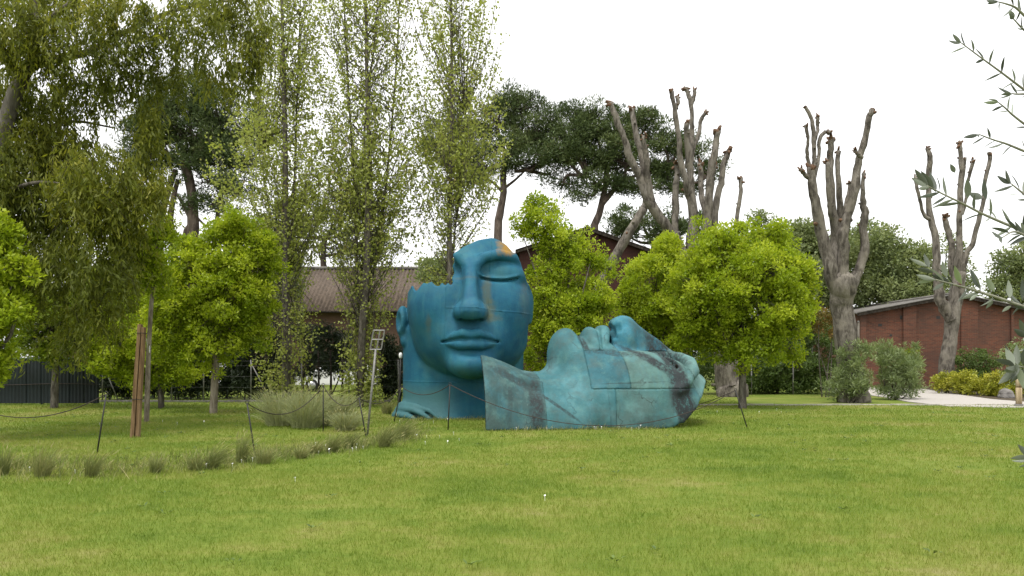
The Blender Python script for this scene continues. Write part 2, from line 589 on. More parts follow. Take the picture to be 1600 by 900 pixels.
# ---- upright head
HU = 1.665                                        # metres per head unit
def standing_head():
    k = .0205
    X, Y, Z = grid((-1.30, -1.62, -.55), (1.15, 1.42, 1.62), k)
    d = face_sdf(X, Y, Z, one_eye=True)
    nk = (np.sqrt(((X+.115)/.965)**2 + ((Z+.12)/.66)**2) - 1)*.66
    nk = smax(nk, Y + .02, .15)
    d = smin(d, nk, .03)
    # ear
    e = smax(ell(X, Y, Z, (-1.075, .0, -.02), (.11, .27, .20)), -ell(X, Y, Z, (-1.16, .02, .12), (.07, .16, .10)), .04)
    e = smin(e, ell(X, Y, Z, (-1.04, -.30, .03), (.07, .12, .10)), .06)
    d = smin(d, e, .03)
    # folds of cloth round the foot of the neck
    fl = np.clip((-1.22 - Y)/.4, 0, 1)**2*np.clip((.25 - X)/.9, 0, 1)
    d = d - .13*fl
    for q in ([(-1.12, -1.40, -.1, .05), (-1.06, -1.36, .22, .045), (-.86, -1.37, .44, .04), (-.62, -1.45, .57, .035), (-.42, -1.62, .66, .03)],
              [(-1.16, -1.47, -.1, .05), (-1.08, -1.43, .26, .05), (-.88, -1.44, .48, .045), (-.68, -1.53, .60, .035), (-.52, -1.68, .66, .03)],
              [(-1.20, -1.56, -.1, .06), (-1.12, -1.53, .28, .05), (-.92, -1.55, .51, .045), (-.74, -1.66, .62, .03)]):
        d = smin(d, caps(X, Y, Z, q), .05)
    D0 = d.copy()
    d = smax(d, -(d + .055), .004)                # hollow shell
    sil = [(711, 445), (709, 437), (713, 428), (710, 419), (713, 410), (711, 402), (717, 395), (728, 387), (737, 383), (747, 377), (758, 374), (770, 371), (781, 374), (792, 381),
           (801, 391), (808, 401), (813, 413), (818, 427), (824, 441), (832, 451), (838, 462), (842, 476), (840, 489), (836, 497), (830, 504),
           (825, 504), (826, 560), (827, 680), (600, 680), (600, 470), (628, 470), (632, 464), (637, 453), (643, 449), (649, 444), (651, 450), (655, 456), (658, 453), (661, 449),
           (666, 443), (672, 445), (679, 442), (684, 448), (690, 450), (695, 444), (699, 449), (704, 444), (707, 449)]
    sil = [((a-737)/100, (500-b)/100) for a, b in sil]
    d = smax(d, poly_sdf(X[:, :, 0], Y[:, :, 0], sil)[:, :, None].astype(np.float32), .012)
    d = np.maximum(d, -.50 - Z)
    V, F = nets(d, (-1.30, -1.62, -.55), k)
    root = thing("face_sculpture", (at(737, 655, 21.9)[0], 22.6, 0), "upright blue bronze head with broken crown and one closed eye", "sculpture")
    base = at(737, 500, 21.0)
    a = math.radians(-3.0); ca, sa = math.cos(a), math.sin(a)
    ox, oy = base[0], 22.6
    def xf(P):
        x, y, z = P[:, 0]*HU*1.06, np.where(P[:, 1] > 0, P[:, 1]*1.05, P[:, 1])*HU, P[:, 2]*HU
        return np.stack([x*ca - z*sa*1.0 + ox - .11 - root.location[0], -(z*ca + x*sa) + oy - root.location[1], y + base[2]], 1)
    pl = [((0, -1.0, 0), (0.02, 1, 0)), ((-.37, 0, 0), (1, .0, 0)), ((0, .16, 0), (.06, 1, 0)), ((.26, 0, 0), (1, -.04, 0))]
    def cl(c):
        x, y = c[:, 0], c[:, 1]
        r = np.where(y < -1.0 - .02*x, 0, np.where(x < -.37, 1, 2))
        up = (y > .16 - .06*x)
        r = np.where((r == 2) & (x > .26 + .04*y) & up, 3, r)
        r = np.where((r == 2) & up, 4, r)
        return r
    bl = patina_blue()
    split_panels(V, F, pl, cl, ["neck_panel", "cheek_panel", "mouth_panel", "eye_panel", "nose_panel", "inner_skin"],
                 lambda k: bl if k < 5 else MATS["rusted_edge"], root, xf, [.0]*6, .003, deep(D0, (-1.30, -1.62, -.55), k))
    return root

# ---- fallen head
LU = 1.745
def lying_head():
    k = .021
    lo = (-1.06, -2.02, -.03); hi = (1.06, 1.56, 1.66)
    X, Y, Z = grid(lo, hi, k)
    Yc = np.interp(Y, [-2.1, -.905, -.45, -.22, -.13, 0, .22, .72, .95, 1.45], [-1.7, -.92, -.50, -.31, -.22, 0, .14, .62, .93, 1.38]).astype(np.float32)
    d = face_sdf(X, Yc, Z, .034, .036)
    # neck widening to a flat collar
    zc = np.interp(Y, [-2.1, -1.8, -1.3, -1.02, -.7], [1.16, 1.02, .76, .72, .78]).astype(np.float32)
    nk = (np.sqrt((X/1.0)**2 + (np.maximum(Z, 0)/zc)**2) - 1)*zc
    nk = smax(nk, Y + .45, .15)
    d = smin(d, nk, .17)
    # sterno muscle fold
    d = smin(d, caps(X, Y, Z, [(.72, -.75, .35, .06), (.66, -1.15, .55, .07), (.50, -1.65, .72, .08), (.4, -2.05, .8, .09)]), .08)
    d = smax(d, -ell(np.abs(X), Y, Z, (.20, .045, 1.37), (.07, .07, .10)), .02)        # nostril
    A = np.abs(X)                                                          # fuller lips, deep parting
    d = smin(d, caps(A, Y, Z, [(0, -.305, 1.285, .085), (.14, -.305, 1.25, .085), (.27, -.29, 1.13, .065), (.38, -.25, .99, .03)]), .03)
    d = smin(d, caps(A, Y, Z, [(0, -.125, 1.305, .088), (.10, -.12, 1.30, .088), (.24, -.15, 1.17, .066), (.38, -.21, .99, .03)]), .03)
    d = smax(d, -caps(A, Y, Z, [(0, -.218, 1.40, .030), (.12, -.215, 1.37, .030), (.25, -.225, 1.22, .026), (.40, -.235, 1.0, .022)]), .015)
    d = smax(d, -caps(A, Y, Z, [(0, -.445, 1.385, .055), (.14, -.44, 1.34, .05), (.26, -.42, 1.2, .03)]), .03)
    d = smax(d, -caps(A, Y, Z, [(0, -.005, 1.385, .045), (.08, .0, 1.36, .04), (.20, .02, 1.22, .03)]), .03)
    D0 = d.copy()
    d = smax(d, -(d + .05), .004)
    d = np.maximum(d, np.minimum(-X + .42 - (Y + 1.95)*.5, -Y - 1.34))          # far side of the collar is broken off
    prof = [(757, 700), (757, 560), (757, 440), (1066, 440), (1072, 551), (1085, 558), (1092, 565), (1103, 572), (1105, 579), (1101, 588), (1096, 592), (1094, 600), (1088, 606), (1084, 613),
            (1079, 622), (1073, 628), (1069, 637), (1060, 645), (1050, 655), (1041, 661), (1036, 660), (1026, 664), (1018, 668), (1018, 700)]
    prof = [((a-951)/(101 if a < 800 else 116 if a < 951 else 107), (668-b)/116) for a, b in prof]
    d = smax(d, poly_sdf(Y + .15*np.maximum(X, 0)*np.clip((Y - .3)*2, 0, 1), Z, prof).astype(np.float32), .015)
    d = np.maximum(d, -Z - .0)
    V, F = nets(d, lo, k)
    ax = math.radians(9)
    c0 = at(951, 668, 19.9)
    root = thing("face_sculpture", (c0[0] + .06, 20.1, 0), "fallen green bronze head lying on its back, chin and nose up", "sculpture")
    ca, sa = math.cos(ax), math.sin(ax)
    def xf(P):
        x, y, z = P[:, 0]*LU, P[:, 1]*LU, P[:, 2]*LU
        return np.stack([y*ca + x*sa, y*sa - x*ca, z - .01], 1)
    # seams of the sheets, in profile coordinates (y along the head, z up)
    def Q(a, b): return ((a-951)/(110 if a < 870 else 116 if a < 960 else 108), (668-b)/116)
    pl = [((0, Q(828, 0)[0], 0), (0, 1, .0)), ((0, Q(895, 0)[0], 0), (0, 1, 0)), ((0, Q(959, 0)[0], 0), (0, 1, .08)),
          ((0, 0, Q(0, 549)[1]), (0, 0, 1)), ((0, 0, Q(0, 608)[1]), (0, .0, 1)), ((0, Q(931, 0)[0], 0), (0, 1, 0)),
          ((0, Q(1043, 560)[0], Q(0, 560)[1]), (0, 1, .35)), ((0, Q(1012, 0)[0], 0), (0, 1, .3))]
    s959 = lambda z: Q(959, 0)[0] - .08*z
    def cl(c):
        y, z = c[:, 1], c[:, 2]
        r = np.full(len(c), 3)
        y828, y895, y931 = Q(828, 0)[0], Q(895, 0)[0], Q(931, 0)[0]
        z549, z608 = Q(0, 549)[1], Q(0, 608)[1]
        eye = Q(1043, 0)[0] - .35*(z - Q(0, 560)[1])
        nos = Q(1012, 0)[0] - .3*z
        r[:] = 1
        r[(y > y895) & (y < s959(z)) & (z < z549) & (z > z608)] = 2
        r[(y > y931) & (z < z608) & (y < eye)] = 3
        r[(y > s959(z)) & (z >= z608) & (z < z549) & (y < eye)] = 4
        r[(z >= z549) & (y > y895) & (y < s959(z))] = 5
        r[(z >= z549) & (y >= s959(z)) & (y < eye)] = 6
        r[y >= eye] = 7
        r[y < y828] = 0
        far = c[:, 0] < 0
        r[far & (r == 2)] = 8
        r[far & (r == 3)] = 9
        return r
    tints = [(.036, .082, .084), (.044, .132, .146), (.034, .118, .142), (.054, .134, .134), (.086, .172, .158), (.048, .140, .152), (.032, .142, .190), (.115, .218, .203)]
    mats = [patina_green("verdigris_%d" % i, t) for i, t in enumerate(tints)]
    names = ["collar_panel", "throat_panel", "cheek_panel", "jaw_panel", "eye_panel", "lip_panel", "nose_panel", "brow_panel", "cheek_panel", "jaw_panel", "inner_skin"]
    split_panels(V, F, pl, cl, names, lambda k: (mats + [mats[2], mats[3], MATS["rusted_edge"]])[k], root, xf, [.0, .003, .008, .012, .006, .004, .007, .010, .008, .012, .0], .006, deep(D0, lo, k))
    return root

standing_head()
lying_head()
# ---------------------------------------------------------------- surface materials
def lawn_color(nt, fine=True):
    """short mown grass: green and straw patches in world space"""
    p = pos(nt)
    mp = nt.nodes.new("ShaderNodeMapping"); nt.links.new(p, mp.inputs['Vector'])
    mp.inputs['Scale'].default_value = (.75, 1.0, 1.0)
    v = mp.outputs[0]
    n1 = noise(nt, v, .55, 5, .62, .4); n2 = noise(nt, v, 2.6, 5, .65); n3 = noise(nt, v, .16, 3, .5); n4 = noise(nt, v, 17, 3, .6)
    s = mth(nt, 'ADD', mth(nt, 'MULTIPLY', n1, .42), mth(nt, 'MULTIPLY', n2, .30))
    s = mth(nt, 'ADD', s, mth(nt, 'MULTIPLY', n3, .18))
    s = mth(nt, 'ADD', s, mth(nt, 'MULTIPLY', n4, .12))
    c = ramp(nt, [(.40, (.088, .152, .016)), (.465, (.136, .204, .026)), (.525, (.186, .236, .038)), (.58, (.244, .256, .064)), (.64, (.315, .290, .122))])
    nt.links.new(s, c.inputs[0])
    return c.outputs[0], n4, n2

def m_lawn():
    m, nt = nmat("lawn_soil")
    col, n4, n2 = lawn_color(nt)
    col = mixc(nt, .42, col, (.075, .085, .022))  # soil tone, darkened to stand in for self-shadow among the blades
    finish(nt, col, .95, mth(nt, 'ADD', n4, n2), .6, .04, .1)
m_lawn()

def leaf_mat(name, stops, trans=.3, rough=.5, spec=.3, lawn=False, tcol=1.25):
    """thin leaf: diffuse with light passing through; hue from a per-leaf random value"""
    m, nt = nmat(name)
    at_ = nt.nodes.new("ShaderNodeAttribute"); at_.attribute_name = 'v'
    if lawn:
        base, _, _ = lawn_color(nt)
        c = ramp(nt, stops); nt.links.new(at_.outputs['Fac'], c.inputs[0])
        col = mixc(nt, .22, base, c.outputs[0])
    else:
        c = ramp(nt, stops); nt.links.new(at_.outputs['Fac'], c.inputs[0])
        col = c.outputs[0]
    out = nt.nodes.new("ShaderNodeOutputMaterial")
    p = nt.nodes.new("ShaderNodeBsdfPrincipled")
    p.inputs['Roughness'].default_value = rough
    p.inputs['Specular IOR Level'].default_value = spec
    nt.links.new(col, p.inputs['Base Color'])
    t = nt.nodes.new("ShaderNodeBsdfTranslucent")
    tc = mixc(nt, 1.0, col, (tcol, tcol, tcol*.6), 'MULTIPLY')
    nt.links.new(tc, t.inputs['Color'])
    mx = nt.nodes.new("ShaderNodeMixShader"); mx.inputs[0].default_value = trans
    nt.links.new(p.outputs[0], mx.inputs[1]); nt.links.new(t.outputs[0], mx.inputs[2])
    nt.links.new(mx.outputs[0], out.inputs['Surface'])
    return m

def bark_mat(name, a, b, c, sc=6.0, stretch=.25, bstr=.6, blotch=None):
    m, nt = nmat(name)
    mp = nt.nodes.new("ShaderNodeMapping"); nt.links.new(pos(nt), mp.inputs['Vector'])
    mp.inputs['Scale'].default_value = (1, 1, stretch)
    n = noise(nt, mp.outputs[0], sc, 6, .65, .6); n2 = noise(nt, mp.outputs[0], sc*4, 4, .6); n3 = noise(nt, pos(nt), sc*.35, 3, .5)
    r = ramp(nt, [(.38, a), (.5, b), (.62, c)]); nt.links.new(n, r.inputs[0])
    col = mixc(nt, mth(nt, 'MULTIPLY', n2, .45), r.outputs[0], a)
    if blotch:
        col = mixc(nt, mth(nt, 'MULTIPLY', ramp_out(nt, n3, .50, .62), .7), col, blotch)
    finish(nt, col, .92, mth(nt, 'ADD', n, mth(nt, 'MULTIPLY', n2, .8)), bstr, .05, .1)
    return m

def simple(name, col, rough=.7, sc=8.0, var=.35, bstr=.15, spec=.3, metal=0.0, stretch=(1, 1, 1)):
    m, nt = nmat(name)
    mp = nt.nodes.new("ShaderNodeMapping"); nt.links.new(pos(nt), mp.inputs['Vector'])
    mp.inputs['Scale'].default_value = stretch
    n = noise(nt, mp.outputs[0], sc, 6, .62)
    lo = tuple(q*(1-var) for q in col); hi = tuple(min(1, q*(1+var)) for q in col)
    r = ramp(nt, [(.3, lo), (.7, hi)]); nt.links.new(n, r.inputs[0])
    finish(nt, r.outputs[0], rough, n, bstr, .02, spec, metal)
    return m

def brick_mat(name, c1, c2, mortar, sc=1.0, grime=(.10, .06, .055)):
    m, nt = nmat(name)
    # courses run along world x and z
    sp = nt.nodes.new("ShaderNodeSeparateXYZ"); nt.links.new(pos(nt), sp.inputs[0])
    cb = nt.nodes.new("ShaderNodeCombineXYZ")
    nt.links.new(mth(nt, 'ADD', sp.outputs[0], sp.outputs[1]), cb.inputs[0]); nt.links.new(sp.outputs[2], cb.inputs[1])
    b = nt.nodes.new("ShaderNodeTexBrick")
    b.inputs['Color1'].default_value = (*c1, 1); b.inputs['Color2'].default_value = (*c2, 1); b.inputs['Mortar'].default_value = (*mortar, 1)
    b.inputs['Scale'].default_value = sc
    b.inputs['Brick Width'].default_value = .26; b.inputs['Row Height'].default_value = .075; b.inputs['Mortar Size'].default_value = .008
    nt.links.new(cb.outputs[0], b.inputs['Vector'])
    n = noise(nt, pos(nt), .55, 5, .6); n2 = noise(nt, pos(nt), 5, 5, .7)
    col = mixc(nt, mth(nt, 'MULTIPLY', ramp_out(nt, n, .45, .7), .6), b.outputs['Color'], grime)
    col = mixc(nt, mth(nt, 'MULTIPLY', ramp_out(nt, n2, .52, .72), .45), col, c2)
    finish(nt, col, .95, b.outputs['Fac'], -.5, .01, .04)
    return m

GREENB = [(.0, (.150, .225, .011)), (.45, (.280, .362, .018)), (1.0, (.455, .510, .045))]
leaf_mat("leaf_lime", GREENB, .45, .45, .25)
leaf_mat("leaf_lime_deep", [(.0, (.095, .150, .010)), (.5, (.165, .225, .014)), (1.0, (.270, .315, .024))], .34, .45, .3)
leaf_mat("leaf_willow", [(.0, (.066, .086, .016)), (.4, (.124, .148, .021)), (.75, (.215, .226, .026)), (.96, (.290, .268, .030)), (1.0, (.215, .14, .035))], .46, .5, .25)
leaf_mat("leaf_poplar", [(.0, (.195, .228, .052)), (.45, (.275, .315, .074)), (.8, (.355, .390, .110)), (.96, (.250, .200, .085)), (1.0, (.50, .51, .34))], .45, .5, .25)
leaf_mat("needle_pine", [(.0, (.036, .056, .020)), (.5, (.072, .102, .034)), (.92, (.120, .150, .050)), (1.0, (.105, .082, .05))], .12, .6, .2)
leaf_mat("leaf_evergreen", [(.0, (.048, .082, .020)), (.5, (.088, .138, .030)), (1.0, (.150, .205, .050))], .25, .45, .3)
leaf_mat("leaf_wood", [(.0, (.115, .150, .060)), (.5, (.185, .225, .088)), (1.0, (.275, .305, .130))], .3, .5, .25)  # far tree leaves, lightened: distance haze is put into the colour
leaf_mat("leaf_cypress", [(.0, (.012, .020, .009)), (.6, (.022, .034, .014)), (1.0, (.045, .062, .020))], .1, .6, .2)
leaf_mat("leaf_oleander", [(.0, (.125, .175, .066)), (.5, (.210, .265, .112)), (1.0, (.330, .385, .195))], .35, .45, .35)
leaf_mat("leaf_euonymus", [(.0, (.175, .200, .020)), (.5, (.300, .310, .030)), (1.0, (.470, .440, .070))], .3, .45, .3)
leaf_mat("leaf_red", [(.0, (.100, .085, .022)), (.5, (.185, .155, .035)), (.8, (.24, .115, .045)), (1.0, (.33, .28, .06))], .3, .5, .25)
leaf_mat("blade_stipa", [(.0, (.095, .125, .036)), (.5, (.170, .192, .066)), (.85, (.25, .245, .10)), (1.0, (.38, .34, .17))], .25, .6, .2)
leaf_mat("blade_silver", [(.0, (.200, .225, .105)), (.5, (.310, .335, .170)), (1.0, (.440, .455, .265))], .25, .6, .2)
leaf_mat("blade_lawn", [(.0, (.070, .130, .010)), (.55, (.140, .205, .018)), (.86, (.230, .255, .045)), (1.0, (.440, .380, .180))], .3, .6, .15, lawn=True)
bark_mat("bark_plane", (.055, .048, .040), (.138, .122, .102), (.240, .216, .186), 6, .28, 1.0, (.205, .184, .150))
bark_mat("bark_pale", (.12, .10, .075), (.21, .18, .135), (.30, .265, .205), 9, .3, .5)
bark_mat("bark_stub", (.075, .045, .03), (.16, .095, .06), (.26, .17, .11), 12, .8, .9)
bark_mat("bark_pine", (.050, .040, .034), (.105, .080, .066), (.165, .130, .108), 4, .35, .9)
bark_mat("bark_grey", (.055, .048, .038), (.110, .098, .080), (.185, .170, .142), 9, .3, .6)
bark_mat("bark_gum", (.045, .040, .033), (.095, .085, .072), (.17, .155, .135), 3, .3, .5, (.10, .085, .07))
bark_mat("bark_dark", (.018, .015, .012), (.034, .028, .022), (.058, .048, .038), 9, .3, .6)
bark_mat("wood_post", (.085, .053, .028), (.172, .112, .058), (.245, .170, .098), 10, .06, .5)
bark_mat("wood_pale", (.22, .17, .10), (.34, .27, .165), (.43, .35, .23), 10, .08, .4)
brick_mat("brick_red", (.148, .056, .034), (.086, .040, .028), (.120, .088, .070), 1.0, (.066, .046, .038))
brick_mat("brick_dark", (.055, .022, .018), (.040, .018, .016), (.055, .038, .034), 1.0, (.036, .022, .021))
brick_mat("brick_tan", (.120, .070, .050), (.095, .058, .044), (.12, .09, .075), 1.0, (.08, .055, .045))
simple("roof_sheet", (.120, .112, .100), .85, 3, .4, .2)
simple("roof_tile", (.092, .070, .052), .9, 5, .45, .3)
simple("fence_steel", (.006, .011, .0125), .55, 2, .3, .05, .35)
simple("fence_cap", (.035, .065, .06), .5, 3, .3, .05, .4)
simple("iron_black", (.020, .019, .018), .6, 20, .4, .1, .4)
simple("iron_grey", (.17, .165, .155), .55, 15, .3, .1, .4, .3)
simple("rope_dark", (.050, .042, .036), .95, 40, .4, .3, .1)
simple("gravel_path", (.36, .335, .305), .95, 22, .16, .4, .1)
simple("concrete_edge", (.33, .31, .27), .9, 6, .3, .3, .15)
simple("soil_dark", (.072, .058, .040), .95, 5, .5, .5, .1)
simple("white_paint", (.6, .6, .59), .35, 3, .06, .02, .5)
simple("dark_paint", (.045, .05, .056), .35, 3, .2, .02, .5)
simple("car_glass", (.02, .026, .03), .08, 2, .2, .0, .6)
simple("tyre", (.022, .022, .022), .85, 30, .2, .1, .2)
simple("alloy", (.42, .42, .43), .35, 5, .1, .02, .5, .6)
simple("petal_white", (.78, .78, .74), .7, 5, .05, .0, .2)
simple("stone_grey", (.16, .15, .14), .9, 6, .4, .5, .15)
simple("wire", (.10, .10, .095), .5, 8, .3, .1, .4, .3)
simple("lamp_white", (.80, .80, .78), .4, 3, .03, .0, .4)

# ---------------------------------------------------------------- ground, path, edging
def ground():
    n = 60
    xs = np.concatenate([[-400, -120], np.linspace(-45, 45, 91), [120, 400]])
    ys = np.concatenate([[-60, -10], np.linspace(0, 60, 61), [90, 160, 500, 1500]])
    X, Y = np.meshgrid(xs, ys, indexing='ij')
    Z = .012*np.sin(X*.9 + 1.3*np.sin(Y*.35))*np.sin(Y*.7 + .4*X)
    Z[(np.abs(X) > 40) | (Y > 50) | (Y < 0)] = 0
    V = np.stack([X, Y, Z - .014], -1).reshape(-1, 3)
    a, b = len(xs), len(ys)
    i = (np.arange(a-1)[:, None]*b + np.arange(b-1)[None]).ravel()
    F = np.stack([i, i+b, i+b+1, i+1], 1)
    tag(link("ground", mesh_np("ground", V, F, MATS["lawn_soil"], True)), kind='structure')
ground()

def sheet(name, pts, z, mat, thick=.0):
    mb = MB()
    mb.prism(pts, z - .05, z)
    return tag(mb.build(name, mat), kind='structure')

def gp(px, py):
    q = at(px, py, gd(py)); return (q[0], q[1])
path_pts = [gp(1650, 637), gp(1560, 636.5), gp(1480, 634.5), gp(1420, 628), gp(1385, 621), gp(1340, 615), gp(1290, 610), gp(1270, 606.5), gp(1300, 603.5), gp(1345, 603.6), gp(1380, 603.2), gp(1420, 605.5),
            gp(1450, 609), gp(1480, 614), gp(1510, 618.5), gp(1550, 624), gp(1600, 628), gp(1660, 631)]
sheet("path", path_pts, .012, MATS["gravel_path"])
sheet("planting_bed", [gp(1420, 605.2), gp(1450, 608.8), gp(1480, 613.7), gp(1510, 618.2), gp(1550, 623.6), gp(1600, 627.6), gp(1680, 631), gp(1700, 615), gp(1600, 604), gp(1450, 602.5)], .008, MATS["soil_dark"])
def edging():
    root = bpy.data.objects.new("path_edging", None); COL.objects.link(root)
    tag(root, kind='structure')
    for i in range(26):
        x0 = -1.0 + i*.999
        MB().box((x0 + .008, 27.55 + .012*math.sin(i*1.7), -.04), (x0 + .991, 27.65 + .012*math.sin(i*1.7), .035 + .006*math.sin(i*2.3))).build("edging_stone", MATS["concrete_edge"], root, False, .008)
edging()

# ---------------------------------------------------------------- buildings
def corrugated(a, b, c, d, mat, name, parent, n=60, amp=.04, thick=.03):
    """corrugated sheet between edge a-b (ridge) and d-c (eave); waves run down the slope"""
    a, b, c, d = map(np.array, (a, b, c, d))
    t = np.linspace(0, 1, n*4 + 1)[:, None]
    nrm = np.cross(b-a, d-a); nrm = nrm/np.linalg.norm(nrm)
    if nrm[2] < 0: nrm = -nrm
    w = (amp*np.cos(np.linspace(0, n*2*np.pi, n*4 + 1)))[:, None]*nrm
    top = a*(1-t) + b*t + w; bot = d*(1-t) + c*t + w
    m = len(t)
    V = np.concatenate([top, bot, top - nrm*thick, bot - nrm*thick])
    i = np.arange(m-1)
    F = np.concatenate([np.stack([i, i+1, m+i+1, m+i], 1), np.stack([2*m+i, 3*m+i, 3*m+i+1, 2*m+i+1], 1),
                        np.stack([m+i, m+i+1, 3*m+i+1, 3*m+i], 1), np.stack([i, 2*m+i, 2*m+i+1, i+1], 1),
                        np.array([[0, m, 3*m, 2*m], [m-1, 3*m-1, 4*m-1, 2*m-1]])])
    return link(name, mesh_np(name, V, F, mat, True), parent)

def gable_house(name, label, px_l, px_r, px_apex, py_apex, py_el, py_er, d, depth, wallm, roofm, base_d=None, pil=(), over=.25, holes=()):
    s = m2(d)
    L, R, A = (px_l-CX)*s, (px_r-CX)*s, (px_apex-CX)*s
    zl, zr, za = (CAMH + (HY-q)*s for q in (py_el, py_er, py_apex))
    root = thing(name, ((L+R)/2, d, 0), label, "building")
    o = np.array([(L+R)/2, d, 0])
    mb = MB()
    mb.prism([(L-o[0], 0), (R-o[0], 0), (R-o[0], zr), (A-o[0], za), (L-o[0], zl)], 0, depth, axis=1)
    mb.build("wall", wallm, root)
    for k, (p0, p1) in enumerate(pil):
        x0, x1 = (p0-CX)*s - o[0], (p1-CX)*s - o[0]
        def top(x):
            X = x + o[0]
            return (zl + (za-zl)*(X-L)/(A-L) if X < A else za + (zr-za)*(X-A)/(R-A)) - .06
        mb = MB(); mb.prism([(x0, 0), (x1, 0), (x1, top(x1)), (x0, top(x0))], -.13, .01, axis=1)
        mb.build("pilaster", wallm, root)
    for hx, hy, hw, hh in holes:
        c = at(hx, hy, d)
        mb = MB(); mb.box((c[0]-o[0]-hw*s/2, -.012, c[2]-hh*s/2), (c[0]-o[0]+hw*s/2, .02, c[2]+hh*s/2)); mb.build("vent_hole", MATS["iron_black"], root)
    # roof sheets with overhang
    el, er = (A-L), (R-A)
    gl, gr = (za-zl)/el, (za-zr)/er
    yf, yb = -over - .1, depth + over
    lift = .045
    corrugated((A-o[0], yf, za+lift), (A-o[0], yb, za+lift), (L-o[0]-over, yb, zl-gl*over+lift), (L-o[0]-over, yf, zl-gl*over+lift), roofm, "roof_sheet", root, int(depth/.35), .03, .05)
    corrugated((A-o[0], yf, za+lift+.004), (A-o[0], yb, za+lift+.004), (R-o[0]+over, yb, zr-gr*over+lift), (R-o[0]+over, yf, zr-gr*over+lift), roofm, "roof_sheet", root, int(depth/.35), .03, .05)
    mb = MB(); mb.tube([(A-o[0], yf, za+lift+.05), (A-o[0], yb, za+lift+.05)], .09, 8); mb.build("ridge_cap", roofm, root, True)
    for x0, z0, x1, z1 in ((A-o[0], za, L-o[0]-over, zl-gl*over), (A-o[0], za, R-o[0]+over, zr-gr*over)):
        mb = MB()
        mb.add([(x0, yf+.02, z0-.14), (x1, yf+.02, z1-.14), (x1, yf+.02, z1+.02), (x0, yf+.02, z0+.02), (x0, yf+.07, z0-.14), (x1, yf+.07, z1-.14), (x1, yf+.07, z1+.02), (x0, yf+.07, z0+.02)],
               [(0, 1, 2, 3), (7, 6, 5, 4), (0, 4, 5, 1), (3, 2, 6, 7), (1, 5, 6, 2), (0, 3, 7, 4)])
        mb.build("bargeboard", MATS["bark_dark"], root)
    return root

gable_house("brick_building", "low red brick building with shallow grey roof beside the gravel path", 1343, 1648, 1492, 461, 489, 492, 44.0, 16.0,
            MATS["brick_red"], MATS["roof_sheet"], pil=((1343, 1352), (1410, 1430), (1500, 1526), (1578, 1582)), holes=((1375, 508, 6, 4), (1408, 496, 4, 6), (1392, 524, 4, 3), (1466, 496, 6, 4)))
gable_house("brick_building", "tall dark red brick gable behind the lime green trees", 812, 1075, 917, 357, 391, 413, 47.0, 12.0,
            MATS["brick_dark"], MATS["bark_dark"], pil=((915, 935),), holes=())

def long_building():
    root = thing("farm_building", (-11.5, 53, 0), "long low building with brown tiled roof behind the poplars", "building")
    x0, x1 = -19.0, 9.5
    ze, zr = 4.75, 8.05
    mb = MB(); mb.box((x0, 0, 0), (x1, 10, ze)); mb.build("wall", MATS["brick_tan"], root)
    corrugated((x0-.3, 5, zr), (x1+.3, 5, zr), (x1+.3, -.5, ze-.05), (x0-.3, -.5, ze-.05), MATS["roof_tile"], "roof", root, 110, .05, .08)
    corrugated((x0-.3, 5, zr-.01), (x1+.3, 5, zr-.01), (x1+.3, 10.5, ze-.05), (x0-.3, 10.5, ze-.05), MATS["roof_tile"], "roof", root, 110, .05, .08)
    for k in range(14):
        xa = x0 + (x1-x0)*k/14
        mb = MB(); mb.tube([(xa+.01, 5, zr+.06), (xa+(x1-x0)/14-.01, 5, zr+.06)], [.14, .12], 8); mb.build("ridge_tile", MATS["roof_sheet"], root, True)
    mb = MB(); mb.tube([(x0-.3, -.58, ze-.12), (x1+.3, -.58, ze-.12)], .08, 8); mb.build("gutter", MATS["bark_dark"], root, True)
    for xc in (-12.5, -8.2, -3.9, .4, 4.7):
        mb = MB(); mb.box((xc-.55, -.02, 1.5), (xc+.55, .05, 3.2)); w = mb.build("window", MATS["car_glass"], root)
        mb = MB()
        mb.box((xc-.63, -.05, 1.42), (xc-.55, .04, 3.28)); mb.box((xc+.55, -.05, 1.42), (xc+.63, .04, 3.28)); mb.box((xc-.55, -.05, 3.2), (xc+.55, .04, 3.28)); mb.box((xc-.55, -.08, 1.42), (xc+.55, .04, 1.5)); mb.box((xc-.03, -.04, 1.5), (xc+.03, .03, 3.2))
        mb.build("frame", MATS["bark_dark"], w)
long_building()
# ---------------------------------------------------------------- foliage tools
def unit(a):
    return a/(np.linalg.norm(a, axis=-1, keepdims=True) + 1e-9)

def leaf_quads(C, D, L, W, rg, fold=.3, side=None):
    """one folded diamond for each leaf: base C, direction D"""
    n = len(C)
    S = np.cross(D, rg.standard_normal((n, 3)) if side is None else side); S = unit(S)
    N = np.cross(S, D)
    L = np.broadcast_to(np.asarray(L, float), (n,))[:, None]; W = np.broadcast_to(np.asarray(W, float), (n,))[:, None]
    mid = C + D*L*.45
    V = np.stack([C, mid + S*W*.5 + N*W*fold*.5, C + D*L - N*L*.08, mid - S*W*.5 + N*W*fold*.5], 1).reshape(-1, 3)
    F = np.arange(4*n).reshape(n, 4)
    return V, F

def lobes_w(lobes, d):
    """photo-pixel lobes (x, y, rx, ry[, depth offset[, depth radius]]) at distance d to centre and radii in metres"""
    out = []
    for q in lobes:
        off = q[4] if len(q) > 4 else 0.0
        s = m2(d + off)
        c = at(q[0], q[1], d + off)
        rd = q[5] if len(q) > 5 else .5*(q[2] + min(q[2], q[3]))*s
        out.append((c, np.array([q[2]*s, rd, q[3]*s])))
    return out

